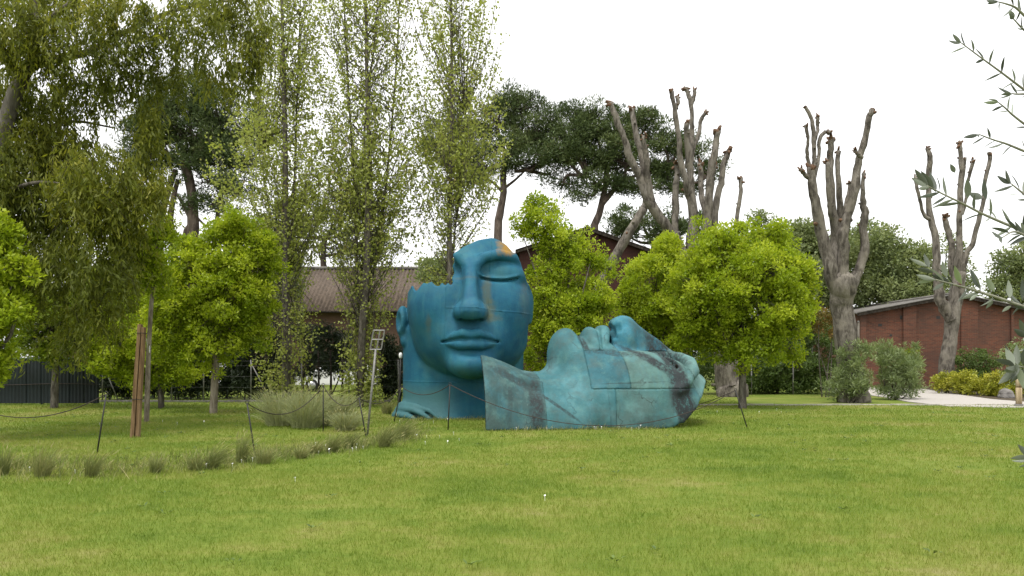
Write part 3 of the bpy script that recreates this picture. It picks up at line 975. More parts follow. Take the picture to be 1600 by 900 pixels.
def sample_lobes(LB, n, rg, inner=.45, power=.5):
    vol = np.array([r[0]*r[1]*r[2] for _, r in LB])**(2/3)
    k = rg.choice(len(LB), n, p=vol/vol.sum())
    C = np.array([c for c, _ in LB])[k]; R = np.array([r for _, r in LB])[k]
    u = unit(rg.standard_normal((n, 3)))
    rad = inner + (1-inner)*rg.random(n)**power
    return C + u*R*rad[:, None], u, k

def clump_leaves(cen, rad, per, L, W, rg, up=.35, jit=.6, var=(.55, .45), fold=.3, hang=0.0, cv=None):
    """leaves on and in little balls round cen"""
    n = len(cen)
    per = np.maximum(1, rg.poisson(per, n))
    k = np.repeat(np.arange(n), per); m = len(k)
    o = unit(rg.standard_normal((m, 3)))
    rr = rad[k]*(.35 + .65*rg.random(m)**.5)
    P = cen[k] + o*rr[:, None]*np.array([1, 1, .85])
    D = unit(o + up*np.array([0, 0, 1.0]) - hang*np.array([0, 0, 1.0]) + jit*rg.standard_normal((m, 3)))
    l = L*(.7 + .6*rg.random(m)); w = W*(.7 + .6*rg.random(m))
    V, F = leaf_quads(P, D, l, w, rg, fold)
    cv = rg.random(n) if cv is None else cv
    v = np.clip(var[0]*cv[k] + var[1]*rg.random(m), 0, 1)
    return V, F, v

def limb(P, r0, r1, n=7, seg=8, rough=.06, seed=0, wob=0.0):
    Q = spline(P, seg)
    if wob:
        rg = np.random.default_rng(seed); Q[1:-1] += rg.standard_normal((seg-2, 3))*wob
    t = np.linspace(0, 1, seg)
    return tube_np(Q, r0*(1-t) + r1*t, n, rough, seed)

class NP:
    def __init__(self): self.V, self.F, self.n = [], [], 0
    def add(self, VF):
        V, F = VF; self.V.append(V); self.F.append(F + self.n); self.n += len(V); return self
    def mesh(self, name, mat, smooth=True):
        return mesh_np(name, np.concatenate(self.V), np.concatenate(self.F), mat, smooth)

def rel(V, o):
    return V - np.asarray(o)[None]

def broad_tree(name, label, cat, d, base_px, lobes, nclump, rclump, per, L, W, leafm, barkm, r_trunk, seed, group=None, trunk_px=None, fork=.75, inner=.5, up=.35, jit=.6,
               twigs=.4, var=(.55, .45), hang=0.0, extra=None, puff=9, puffr=2.2, fill=.27):
    """trunk, limbs to every lobe, twigs to the clumps, and a crown of single leaves"""
    rg = np.random.default_rng(seed)
    LB = lobes_w(lobes, d)
    base = at(base_px, HY + CAMH*FPX/d, d); base[2] = 0
    root = thing(name, base, label, cat, group)
    nfill = int(nclump*fill); npf = max(6, int((nclump - nfill)/puff))
    pc, u, pk = sample_lobes(LB, npf, rg, inner, .6)
    q = np.repeat(np.arange(npf), puff)
    pr = rclump*puffr*(.6 + .8*rg.random(npf))
    pd = unit(rg.standard_normal((len(q), 3)) + .25*np.array([0, 0, 1]))
    cen = pc[q] + pd*pr[q][:, None]*np.array([1, 1, .75])*(.55 + .45*rg.random(len(q)))[:, None]
    fc, _, fk = sample_lobes(LB, nfill, rg, .1, .6)
    cen = np.vstack([cen, fc]); k = np.concatenate([pk[q], fk]); nclump = len(cen)
    pv = np.concatenate([rg.random(npf)[q], rg.random(nfill)*.6])
    cen[:, 2] = np.maximum(cen[:, 2], .12)
    rad = rclump*(.6 + .6*rg.random(nclump))
    V, F, v = clump_leaves(cen, rad, per, L, W, rg, up, jit, var, hang=hang, cv=pv)
    if extra is not None:
        V2, F2, v2 = extra; F = np.concatenate([F, F2 + len(V)]); V = np.concatenate([V, V2]); v = np.concatenate([v, v2])
    V[:, 2] = np.maximum(V[:, 2], .015)
    # wood
    w = NP()
    mean = np.mean([c for c, _ in LB], axis=0)
    if trunk_px is not None:
        T = np.array([at(a, b, d) for a, b in trunk_px]); T[0] = base - [0, 0, .1]
    else:
        topz = min(c[2] - r[2]*.35 for c, r in LB)
        T = np.array([base - [0, 0, .1], base*.7 + .3*mean*[1, 1, 0] + [0, 0, topz*.55], base*.4 + .6*mean*[1, 1, 0] + [0, 0, max(topz, mean[2]*fork)]])
        T[1, :2] = base[:2]*.85 + mean[:2]*.15; T[2, :2] = base[:2]*.5 + mean[:2]*.5
    w.add(limb(rel(T, base), r_trunk, r_trunk*.6, 10, 12, .07, seed))
    tip = T[-1]
    br = NP()
    for j, (c, r) in enumerate(LB):
        t0 = spline(T, 12)[rg.integers(7, 12)]
        mid = .5*(t0 + c) + np.array([0, 0, -.12*np.linalg.norm(c - t0)]) + rg.standard_normal(3)*.08*np.linalg.norm(c - t0)
        br.add(limb(rel(np.array([t0, mid, c]), base), r_trunk*.42, r_trunk*.12, 6, 8, .05, seed + j))
        mine = np.nonzero(k == j)[0]
        for i in mine[:int(len(mine)*twigs)]:
            e = cen[i]; m_ = .5*(c + e) + rg.standard_normal(3)*.06*np.linalg.norm(e-c) + [0, 0, -.05]
            br.add(limb(rel(np.array([c, m_, e]), base), r_trunk*.10, r_trunk*.03, 4, 4, 0, 0))
    link("trunk", w.mesh("trunk", barkm), root)
    link("branches", br.mesh("branches", barkm), root)
    o = link("crown", mesh_np("crown", rel(V, base), F, leafm, False, {'v': v}), root)
    o['kind'] = 'stuff'
    return root

# ---------------------------------------------------------------- lime green trees
LG = "lime green clipped garden trees"
broad_tree("lime_tree", "large round lime green tree right of the fallen head", "tree", 25.8, 1160,
           [(1160, 455, 92, 88), (1110, 450, 62, 72, -.3), (1215, 450, 52, 80), (1120, 392, 32, 40, -.2), (1185, 380, 42, 40), (1235, 420, 30, 50), (1090, 500, 42, 48), (1160, 535, 62, 40), (1220, 520, 42, 45),
            (1105, 375, 15, 25), (1180, 352, 18, 16), (1075, 440, 25, 22), (1250, 470, 18, 40)],
           2400, .175, 33, .108, .054, MATS["leaf_lime"], MATS["bark_grey"], .13, 11, LG, inner=.72)
broad_tree("lime_tree", "upright lime green tree just behind the fallen head's nose", "tree", 27.6, 1020,
           [(1025, 455, 50, 62), (1045, 410, 32, 32), (1005, 490, 36, 42), (1060, 470, 38, 55), (1030, 525, 50, 40), (1040, 388, 14, 14), (985, 480, 18, 26)],
           1200, .175, 33, .108, .054, MATS["leaf_lime"], MATS["bark_grey"], .11, 12, LG, inner=.7)
broad_tree("lime_tree", "irregular lime green tree rising behind the upright head", "tree", 24.6, 880,
           [(858, 345, 36, 26), (815, 362, 18, 16), (880, 375, 42, 28), (870, 420, 48, 32), (925, 400, 22, 16), (955, 420, 22, 20), (890, 470, 58, 34), (875, 515, 52, 36), (845, 480, 30, 50), (915, 500, 36, 30), (850, 560, 40, 40), (830, 325, 18, 14), (935, 470, 20, 18)],
           1350, .16, 32, .100, .050, MATS["leaf_lime"], MATS["bark_grey"], .11, 13, LG, inner=.55)
broad_tree("lime_tree", "lime green tree with bare straight trunk left of the poplars", "tree", 23.6, 333,
           [(350, 470, 68, 70), (375, 400, 46, 50), (368, 355, 24, 26), (300, 440, 50, 60), (395, 450, 36, 50), (330, 540, 55, 38), (290, 510, 42, 50), (400, 380, 22, 30), (265, 475, 28, 40), (385, 520, 30, 36), (310, 395, 24, 24), (275, 430, 34, 34), (345, 380, 24, 24), (250, 520, 26, 36), (412, 420, 20, 30)],
           2300, .165, 32, .102, .050, MATS["leaf_lime"], MATS["bark_pale"], .115, 14, LG, trunk_px=[(333, 645), (336, 590), (339, 520), (345, 450)], inner=.7)
broad_tree("lime_tree", "low spreading lime green tree behind the wooden post", "tree", 25.9, 252,
           [(200, 520, 46, 46), (245, 560, 46, 36), (180, 560, 34, 40), (225, 480, 34, 34), (275, 590, 30, 20), (205, 590, 32, 20), (262, 520, 30, 36), (190, 480, 30, 30), (160, 530, 24, 30)],
           1300, .165, 31, .100, .050, MATS["leaf_lime"], MATS["bark_grey"], .10, 15, LG, trunk_px=[(252, 638), (250, 590), (244, 540), (236, 500)], inner=.5)
broad_tree("lime_tree", "deep green tree with dark trunk before the steel fence", "tree", 26.0, 85,
           [(90, 500, 66, 56), (130, 450, 60, 50), (60, 460, 44, 50), (150, 520, 40, 40), (110, 545, 40, 22), (70, 540, 38, 22)],
           800, .20, 34, .125, .058, MATS["leaf_lime_deep"], MATS["bark_grey"], .125, 16, LG, trunk_px=[(85, 637), (87, 580), (92, 520), (100, 470)], inner=.45)
broad_tree("lime_tree", "bright green tree cut off by the left edge of the photo", "tree", 15.6, -60,
           [(-22, 400, 46, 66), (-60, 470, 66, 80), (0, 475, 34, 40), (-14, 550, 28, 36), (14, 375, 22, 28), (-80, 380, 60, 60), (-20, 592, 24, 22), (28, 430, 18, 24)],
           1050, .15, 34, .105, .05, MATS["leaf_lime"], MATS["bark_grey"], .12, 17, LG, inner=.55)
broad_tree("sapling_tree", "slender pale stemmed sapling tied to the wooden post", "tree", 20.4, 229,
           [(225, 395, 34, 34), (250, 370, 20, 30), (205, 420, 26, 24), (240, 430, 24, 24), (190, 390, 18, 18)],
           420, .17, 30, .10, .05, MATS["leaf_lime"], MATS["bark_pale"], .065, 18, None, trunk_px=[(229, 658), (232, 560), (237, 470), (243, 400), (249, 355)], inner=.3)

# ---------------------------------------------------------------- weeping gum tree, top left
def gum_tree():
    rg = np.random.default_rng(31)
    d = 17.5
    base = at(-62, HY + CAMH*FPX/d, d); base[2] = 0
    root = thing("weeping_tree", base, "tall weeping olive green tree at the top left, trunk leaning right", "tree")
    px = lambda a, b, o=0: at(a, b, d + o)
    w = NP()
    w.add(limb(rel(np.array([base - [0, 0, .1], px(-50, 480), px(-22, 330), px(2, 220), px(22, 150), px(38, 112)]), base), .23, .15, 12, 18, .06, 1))
    link("trunk", w.mesh("trunk", MATS["bark_gum"]), root)
    for i, (P, r0, r1) in enumerate((
            ([px(36, 116), px(50, 96), px(53, 60), px(52, 10), px(60, -60), px(70, -160)], .15, .05),
            ([px(38, 112), px(60, 98), px(90, 92, .4), px(140, 80, .8), px(215, 40, 1.2), px(300, 8, 1.4), px(380, 0, 1.5)], .12, .025),
            ([px(34, 118), px(15, 95, -.5), px(-5, 60, -1), px(-30, 10, -1.2)], .10, .03),
            ([px(30, 125), px(20, 110, .4), px(8, 100, .8), px(-20, 80, 1.2)], .06, .02),
            ([px(53, 50), px(90, 20, -.4), px(150, -20, -.6), px(240, -50, -.5), px(340, -60, 0)], .08, .025),
            ([px(-20, 320), px(10, 300, -.4), px(60, 285, -.8), px(120, 290, -1)], .07, .02),
            ([px(-35, 400), px(0, 380, .3), px(60, 360, .5), px(150, 380, .6)], .07, .02),
            ([px(-10, 260), px(40, 215, .6), px(110, 190, 1.0), px(180, 200, 1.2)], .08, .02))):
        b = NP(); b.add(limb(rel(np.array(P), base), r0, r1, 7, 14, .08, i))
        link("limb", b.mesh("limb", MATS["bark_gum" if i < 4 else "bark_grey"]), root)
    lob = [(70, 230, 95, 55), (150, 280, 80, 60), (60, 330, 90, 60), (190, 330, 45, 55), (215, 275, 40, 40), (120, 400, 80, 60), (40, 430, 60, 50), (150, 470, 45, 50), (110, 510, 40, 40),
           (0, 270, 60, 60), (185, 420, 30, 60), (60, 160, 60, 40), (130, 130, 60, 42), (100, 60, 70, 45), (190, 70, 60, 45), (20, 40, 60, 60), (160, 10, 80, 35), (250, 30, 60, 35), (310, 20, 50, 35), (370, 25, 45, 32),
           (300, 80, 40, 30), (380, 85, 34, 34), (400, 50, 24, 40), (210, 120, 40, 30), (330, -20, 90, 30), (90, -30, 120, 40), (235, 200, 22, 50), (245, 290, 18, 40), (350, 115, 40, 20), (0, 140, 40, 60), (260, 110, 30, 26)]
    dens = [1.15, 1.1, 1.0, .9, 1, .55, .35, .5, .35, 1, .5, .8, .55, .5, .5, .8, .5, .45, .4, .5, .36, .5, .6, .42, .5, .7, .7, .6, .4, .6, .32]
    LB = lobes_w([(a, b, c, e, rg.uniform(-.9, .9)) for a, b, c, e in lob], d)
    CC, DD, VV, tw = [], [], [], NP()
    for (c, r), dn in zip(LB, dens):
        n = int(dn*185*r[0]*r[2]) + 8
        lv = rg.random()
        u = unit(rg.standard_normal((n, 3))); s0 = c + u*r*(rg.random(n)**.4)[:, None]
        for q in range(n):
            ln = rg.uniform(.35, .95); m = int(ln*52)
            hd = np.array([rg.normal(0, .45), rg.normal(0, .45), 0])
            t = np.linspace(0, 1, m)[:, None]
            P = s0[q] + hd*ln*t*.7 + np.array([0, 0, -1])*ln*(t**1.5) + np.array([0, 0, .12*ln])*np.sin(t*3.1)
            P = P + rg.standard_normal((m, 3))*.06
            D = unit(np.array([0, 0, -1.0]) + rg.standard_normal((m, 3))*.48 + hd*.4)
            CC.append(P); DD.append(D)
            VV.append(np.clip(.3*lv + .35*rg.random() + .35*rg.random(m), 0, 1))
            if q % 6 == 0:
                tw.add(tube_np(rel(P[::max(1, m//4)], base), .006, 3))
    C, D, v = np.concatenate(CC), np.concatenate(DD), np.concatenate(VV)
    V, F = leaf_quads(C, D, .150*(.7 + .6*rg.random(len(C))), .036*(.7 + .6*rg.random(len(C))), rg, .2)
    o = link("crown", mesh_np("crown", rel(V, base), F, MATS["leaf_willow"], False, {'v': v}), root); o['kind'] = 'stuff'
    o = link("twigs", tw.mesh("twigs", MATS["bark_dark"]), root); o['kind'] = 'stuff'
    print("gum leaves", len(C))
gum_tree()

# ---------------------------------------------------------------- poplars
def poplar(label, d, stems, prof, n_br, seed, leaves=34, skirt=0):
    """stems: pixel polylines with root radius; prof: (row, half width px, centre px, density)"""
    rg = np.random.default_rng(seed)
    b0 = stems[0][0][0]
    base = at(b0[0], HY + CAMH*FPX/d, d); base[2] = 0
    root = thing("poplar_tree", base, label, "tree", "slender poplars behind the upright head")
    prof = np.array(prof, float)
    SP = []
    for i, (P, r0, r1) in enumerate(stems):
        Q = np.array([at(a, b, d + (.25*((i*37) % 5 - 2) if j else 0)) for j, (a, b) in enumerate(P)])
        Q[0, 2] = max(Q[0, 2], -.05) if i else -.1
        S = spline(Q, 24); SP.append((S, r0, r1))
        w = NP(); w.add(tube_np(rel(S, base), np.linspace(r0, r1, 24), 8, .06, seed+i))
        link("trunk" if i == 0 else "stem", w.mesh("trunk", MATS["bark_grey"]), root)
    br = NP(); CC, DD, VV = [], [], []
    rows = rg.uniform(prof[:, 0].min(), prof[:, 0].max(), n_br*4)
    dens = np.interp(rows, prof[::1, 0], prof[:, 3])
    rows = rows[rg.random(len(rows)) < dens/dens.max()][:int(n_br*.78)]
    for y in rows:
        S, r0, r1 = SP[rg.integers(len(SP))]
        hw = np.interp(y, prof[:, 0], prof[:, 1])*m2(d); cx = (np.interp(y, prof[:, 0], prof[:, 2]) - CX)*m2(d)
        dn = np.interp(y, prof[:, 0], prof[:, 3])
        z = CAMH + (HY-y)*m2(d)
        # tip inside the crown's outline, root lower down on a stem
        a = rg.uniform(0, 2*np.pi); rr = hw*rg.random()**.5*1.3
        tip = np.array([cx + rr*np.cos(a), d + rr*np.sin(a)*.9, z])
        zr = max(.25, z - rr*rg.uniform(1.2, 2.2) - .25)
        j = np.argmin(np.abs(S[:, 2] - zr)); p0 = S[j]
        mid = .45*p0 + .55*tip + np.array([(tip-p0)[0]*.15, (tip-p0)[1]*.15, -.1])
        Q = spline(np.array([p0, mid, tip]), 7)
        if rg.random() < .6: br.add(tube_np(rel(Q, base), np.linspace(.012, .004, 7), 4))
        m = max(2, int(leaves*dn*rg.uniform(.6, 1.4)))
        t = rg.choice(rg.beta(1.7, 1.0, 6), m)*6
        t = np.clip(t + rg.normal(0, .16, m), 0, 5.99)
        i0 = np.minimum(t.astype(int), 5); f = (t - i0)[:, None]
        P = Q[i0]*(1-f) + Q[i0+1]*f + rg.standard_normal((m, 3))*(.055 + .045*dn)
        CC.append(P); DD.append(unit(rg.standard_normal((m, 3)) + [0, 0, -.5]))
        VV.append(np.clip(.4*rg.random() + .6*rg.random(m), 0, 1))
    C, D, v = np.concatenate(CC), np.concatenate(DD), np.concatenate(VV)
    C[:, 2] = np.maximum(C[:, 2], .05)
    V, F = leaf_quads(C, D, .095*(.7 + .6*rg.random(len(C))), .082*(.7 + .6*rg.random(len(C))), rg, .2)
    link("branches", br.mesh("branches", MATS["bark_grey"]), root)
    o = link("crown", mesh_np("crown", rel(V, base), F, MATS["leaf_poplar"], False, {'v': v}), root); o['kind'] = 'stuff'
    print("poplar leaves", len(C))

poplar("leftmost slender poplar with leafy skirt round its foot", 27.4,
       [([(448, 633), (447, 520), (446, 420), (446, 300), (444, 150), (440, 0), (438, -90)], .17, .03), ([(446, 430), (458, 330), (462, 220), (466, 100), (470, -20)], .05, .015), ([(446, 420), (420, 320), (405, 240)], .04, .012)],
       [(-100, 44, 445, .8), (0, 54, 448, .8), (90, 56, 450, .8), (160, 62, 440, .9), (220, 88, 432, 1.15), (320, 84, 436, 1.1), (380, 60, 440, .6), (440, 46, 445, .28), (500, 48, 448, .4), (560, 46, 448, .6), (600, 42, 448, .75), (632, 36, 448, .6)], 1050, 41)
poplar("middle poplar of several stems beside the empty sign frame", 26.8,
       [([(562, 636), (566, 520), (574, 400), (578, 280), (574, 150), (572, 20), (570, -90)], .14, .03), ([(566, 560), (558, 460), (556, 330), (548, 200), (540, 60), (536, -60)], .07, .02), ([(570, 480), (592, 380), (606, 260), (618, 120), (626, -30)], .07, .02), ([(576, 330), (570, 200), (586, 60), (592, -50)], .045, .015)],
       [(-100, 64, 572, .72), (0, 74, 572, .72), (90, 78, 570, .72), (170, 78, 572, .8), (215, 90, 570, 1.1), (300, 86, 575, 1.05), (370, 60, 580, .6), (440, 42, 575, .32), (520, 34, 568, .45), (600, 30, 564, .7), (636, 28, 562, .6)], 1250, 42)
poplar("rightmost slender poplar directly behind the upright head", 26.9,
       [([(701, 636), (702, 500), (702, 400), (704, 280), (706, 150), (705, 20), (704, -90)], .12, .025), ([(704, 430), (712, 350), (720, 270), (726, 180)], .04, .012)],
       [(-100, 54, 704, .8), (0, 64, 704, .8), (80, 68, 706, .8), (150, 68, 708, .9), (200, 70, 708, 1.15), (270, 62, 712, 1.1), (310, 50, 706, .55), (360, 50, 705, .25), (420, 45, 703, .3), (560, 36, 702, .8), (636, 30, 702, .8)], 850, 43)

# ---------------------------------------------------------------- stone pines
def pine(label, d, lobes, trunks, seed, nclump, group="umbrella pines against the sky", per=62, rcl=.50, L=.30, W=.042, low=.0):
    rg = np.random.default_rng(seed)
    b0 = trunks[0][0][0]
    base = at(b0[0], HY + CAMH*FPX/d, d); base[2] = 0
    root = thing("pine_tree", base, label, "tree", group)
    LB = lobes_w(lobes, d)
    tips = []
    for i, (P, r0, r1) in enumerate(trunks):
        Q = np.array([at(a, b, d + (o[0] if o else 0)) for a, b, *o in P])
        if i == 0 or P[0][1] > 560: Q = np.vstack([[Q[0, 0], Q[0, 1], -.1], Q])
        w = NP(); w.add(limb(rel(Q, base), r0, r1, 9, 16, .06, seed+i))
        link("trunk" if i == 0 else "limb", w.mesh("trunk", MATS["bark_pine"]), root)
        tips.append(Q[-1]); tips.append(Q[-2])
    npf = nclump//7
    pc, u, pk = sample_lobes(LB, npf, rg, .60, .6)
    flat = u[:, 2] < -.2                                                # flat underside
    pc[flat, 2] += .5*(np.array([c for c, _ in LB])[pk][flat, 2] - pc[flat, 2])
    q = np.repeat(np.arange(npf), 7)
    pr = rcl*1.25*(.6 + .8*rg.random(npf))
    cen = pc[q] + unit(rg.standard_normal((len(q), 3)) + [0, 0, .3])*pr[q][:, None]*np.array([1, 1, .6])*(.4 + .6*rg.random(len(q)))[:, None]
    k = pk[q]; nclump = len(cen)
    rad = rcl*.62*(.6 + .8*rg.random(nclump))
    V, F, v = clump_leaves(cen, rad, per*.48, L*.78, W*1.25, rg, .55, .35, (.55, .45), .1, 0, rg.random(npf)[q])
    br = NP(); T = np.array(tips)
    for j, (c, r) in enumerate(LB):
        t0 = T[np.argmin(np.linalg.norm(T - c, axis=1))]
        m_ = .5*(t0 + c) + np.array([0, 0, -.10*np.linalg.norm(c-t0)]) + rg.standard_normal(3)*.25
        br.add(limb(rel(np.array([t0, m_, c]), base), .14, .05, 6, 8, .06, j))
        for i in np.nonzero(k == j)[0][::6]:
            e = cen[i]
            br.add(limb(rel(np.array([c, .5*(c+e) + [0, 0, -.15], e]), base), .04, .012, 4, 4, 0, 0))
    link("branches", br.mesh("branches", MATS["bark_pine"]), root)
    o = link("crown", mesh_np("crown", rel(V, base), F, MATS["needle_pine"], False, {'v': v}), root); o['kind'] = 'stuff'

pine("umbrella pine with several trunks above the left lime tree", 46,
     [(300, 165, 70, 40), (250, 200, 58, 40), (345, 190, 66, 50), (290, 215, 76, 44), (320, 250, 60, 36), (225, 250, 40, 34), (360, 240, 50, 44), (262, 240, 44, 32), (240, 165, 40, 32), (330, 285, 50, 30), (375, 290, 36, 34), (385, 210, 36, 40), (300, 138, 42, 22), (215, 215, 34, 36), (300, 320, 24, 14), (340, 330, 40, 16)],
     [([(300, 560), (301, 390), (303, 350), (300, 300), (292, 262), (286, 235)], .42, .20), ([(256, 560), (248, 380), (252, 340), (262, 300), (275, 265)], .30, .14), ([(275, 560), (273, 390), (266, 355), (270, 315), (278, 280)], .24, .12), ([(299, 345), (284, 315), (268, 292)], .14, .07), ([(280, 560), (287, 385), (296, 350), (300, 330)], .16, .10), ([(330, 370), (338, 350), (342, 320), (350, 290)], .16, .08), ([(300, 330), (318, 350), (338, 362)], .08, .04), ([(287, 262), (270, 250), (240, 245)], .10, .05), ([(295, 262), (305, 245), (315, 228)], .10, .05)],
     51, 1900)
pine("umbrella pine just above the upright head's crown", 50,
     [(815, 170, 44, 24), (775, 190, 40, 28), (840, 205, 40, 34), (790, 225, 56, 34), (740, 230, 40, 40), (810, 255, 54, 26), (850, 245, 26, 26), (765, 265, 44, 24), (735, 285, 28, 18), (720, 200, 30, 34), (700, 255, 30, 30), (865, 190, 26, 26), (870, 225, 34, 30), (860, 270, 34, 20), (680, 225, 34, 36), (785, 160, 30, 20)],
     [([(786, 560), (778, 372), (782, 330), (787, 300), (786, 275), (792, 245)], .30, .16), ([(785, 300), (770, 285), (752, 272)], .10, .05), ([(787, 295), (806, 280), (822, 265)], .10, .05)], 52, 1300)
pine("broad umbrella pine behind the largest pollarded tree", 48,
     [(930, 185, 36, 20), (900, 210, 40, 26), (960, 205, 50, 28), (1000, 215, 44, 34), (1035, 225, 36, 34), (930, 240, 60, 34), (985, 255, 62, 32), (890, 250, 42, 30), (1050, 260, 26, 40), (1010, 290, 52, 24), (880, 285, 30, 18), (950, 285, 44, 22), (920, 305, 34, 14), (1060, 230, 22, 34), (1110, 262, 18, 26), (1118, 280, 18, 14), (870, 235, 34, 30), (905, 180, 26, 16), (985, 185, 40, 20), (1075, 290, 34, 22), (1090, 240, 24, 28)],
     [([(945, 560), (928, 375), (936, 335), (944, 300), (948, 270)], .30, .15), ([(941, 318), (958, 298), (974, 280), (978, 262)], .18, .10), ([(944, 300), (930, 285), (918, 276)], .10, .05), ([(974, 282), (1000, 272), (1030, 262)], .12, .06), ([(978, 265), (1040, 272), (1100, 268)], .09, .04)], 53, 1850)
pine("distant low umbrella pine between the poplars", 66,
     [(475, 345, 60, 34), (530, 330, 50, 28), (570, 360, 46, 34), (430, 370, 40, 30), (500, 385, 80, 24), (600, 390, 24, 18), (510, 310, 34, 20), (440, 350, 34, 28), (560, 395, 50, 14)],
     [([(505, 560), (506, 440), (505, 400), (508, 370)], .35, .2)], 54, 520, rcl=.6, L=.4, W=.06)
pine("low dark pine crown over the brick gable roof", 62,
     [(1000, 345, 44, 22), (965, 355, 30, 16), (1040, 350, 44, 24), (1020, 368, 60, 20), (1075, 360, 30, 24)],
     [([(1020, 560), (1020, 420), (1022, 380)], .35, .2)], 55, 330, rcl=.55, L=.4, W=.06)

# ---------------------------------------------------------------- pollarded planes
def pollard(label, d, trunk, limbs, seed):
    """trunk, limbs: lists of (px, py, radius px[, depth offset m]); limb ends carry a burr of stubs"""
    rg = np.random.default_rng(seed)
    base = at(trunk[0][0], HY + CAMH*FPX/d, d); base[2] = 0
    root = thing("pollarded_tree", base, label, "tree", "hard pruned bare plane trees")
    s = m2(d)
    def build(pts, name, n, burr):
        P = np.array([at(q[0], q[1], d + (q[3] if len(q) > 3 else 0)) for q in pts]); R = np.array([q[2]*s*(.9 if burr else 1.0) for q in pts])
        seg = max(8, len(pts)*5)
        Q = spline(P, seg); RR = np.interp(np.linspace(0, len(pts)-1, seg), np.arange(len(pts)), R)
        jit = np.apply_along_axis(lambda c: np.convolve(c, np.ones(5)/5, 'same'), 0, rg.standard_normal((seg, 3)))
        Q[1:-1] += jit[1:-1]*RR[1:-1, None]*(.55 if burr else .14)
        RR = RR*(1 + .10*np.convolve(rg.standard_normal(seg), np.ones(3)/3, 'same')*(np.arange(seg) > 0)*(1 if burr else .5))
        w = NP(); V, F = tube_np(rel(Q, base), RR, n, .05 if burr else .035, rg.integers(1e6)); w.add((V, F))
        # end cap
        m = len(V); tip = rel(Q[-1:] + (Q[-1:]-Q[-2:-1])*.15, base)
        k = np.arange(n); w.V[0] = np.vstack([V, tip]); w.F[0] = np.vstack([F, np.stack([m-n+k, m-n+(k+1) % n, np.full(n, m), np.full(n, m)], 1)[:, :4]]); w.n = m+1
        me_V = w.V[0]; me_F = w.F[0]
        mb = MB(); mb.add(me_V, [list(dict.fromkeys(q)) for q in me_F.tolist()])
        o = mb.build(name, MATS["bark_plane"], root, True)
        dr = unit((Q[-1]-Q[-3])[None])[0]
        if burr:
            b = MB(); r = RR[-1]
            for j in range(rg.integers(5, 9)):
                dv = unit((dr*rg.uniform(.1, 1.0) + rg.standard_normal(3)*.75)[None])[0]
                st = rel((Q[-1] + rg.standard_normal(3)*r*.35 - dr*r*rg.uniform(0, 1.2))[None], base)[0]
                ln = r*rg.uniform(1.0, 2.3)
                b.tube([st, st + dv*ln*.6, st + dv*ln], [r*.62, r*.50, r*.34], 6, True, .15, int(rg.integers(1e6)))
            b.build("burr", MATS["bark_stub"], o, True)
        # pruning knots along the limb
        for j in range(rg.integers(2, 5)):
            b = MB()
            i = rg.integers(2, seg-2); dv = unit(rg.standard_normal((1, 3)))[0]; dv[2] = abs(dv[2])*.6
            st = rel(Q[i][None], base)[0]
            b.tube([st, st + dv*RR[i]*1.25, st + dv*RR[i]*1.6], [min(RR[i]*.5, .09), min(RR[i]*.4, .07), min(RR[i]*.28, .05)], 6, True, .1, int(rg.integers(1e6)))
            b.build("knot", MATS["bark_stub" if rg.random() < .4 else "bark_plane"], o, True)
        return o
    build(trunk, "trunk", 16, False)
    for L in limbs:
        build(L, "limb", 9, True)
    return root

pollard("largest pollarded tree, its forest of bare limbs above the lime trees", 34.0,
        [(1142, 620, 26), (1140, 600, 22), (1134, 540, 19), (1118, 470, 18), (1098, 410, 17), (1084, 375, 14)],
        [[(1085, 415, 12), (1060, 382, 10), (1037, 347, 9.5, -.3), (1013, 305, 8, -.5), (994, 267, 6.5, -.6), (977, 223, 5.5, -.7), (963, 187, 5, -.8), (953, 160, 4.6, -.8)],
         [(1012, 312, 7, -.5), (1005, 263, 6, -.2), (993, 207, 5, 0), (987, 170, 5, .1)],
         [(1018, 315, 7, -.5), (1013, 253, 5.2, -.7), (1007, 212, 4.2, -.9)],
         [(1084, 410, 9), (1058, 373, 7, .3), (1055, 320, 6, .4), (1057, 280, 5.5, .5), (1058, 256, 5, .5)],
         [(1090, 410, 12), (1081, 387, 10), (1080, 337, 8), (1078, 287, 6.5), (1078, 247, 6, -.1), (1073, 192, 4, -.3)],
         [(1078, 310, 7), (1072, 290, 6, -.2), (1062, 243, 5.5, -.4), (1057, 200, 4.5, -.5), (1053, 163, 4, -.5), (1049, 143, 4, -.5)],
         [(1057, 170, 3.4, -.5), (1058, 152, 3.2, -.4)],
         [(1078, 262, 6), (1080, 235, 5, .2), (1082, 197, 4.2, .3), (1079, 156, 4, .4), (1071, 136, 3.5, .4)],
         [(1080, 165, 3.2, .4), (1085, 140, 3, .5)],
         [(1080, 255, 5), (1085, 232, 4, .4), (1094, 203, 3.6, .6), (1098, 183, 3.4, .7), (1104, 174, 3.2, .7)],
         [(1100, 410, 10), (1103, 347, 8, -.3), (1108, 287, 7, -.4), (1115, 237, 6, -.5), (1122, 205, 6, -.5)],
         [(1106, 350, 6, -.2), (1097, 310, 5, .2), (1095, 287, 5, .4), (1093, 256, 4.4, .5)],
         [(1104, 400, 8), (1117, 340, 6.5, .4), (1127, 287, 5.5, .6), (1131, 253, 5, .7), (1137, 236, 5, .7)],
         [(1112, 390, 6, .5), (1108, 330, 4.5, .8), (1112, 280, 4, 1.0), (1118, 258, 4, 1.0)],
         [(1112, 430, 7, -.4), (1142, 385, 5, -.7), (1151, 350, 4, -.9), (1157, 307, 3.5, -.9), (1157, 278, 3.6, -.9)]], 61)
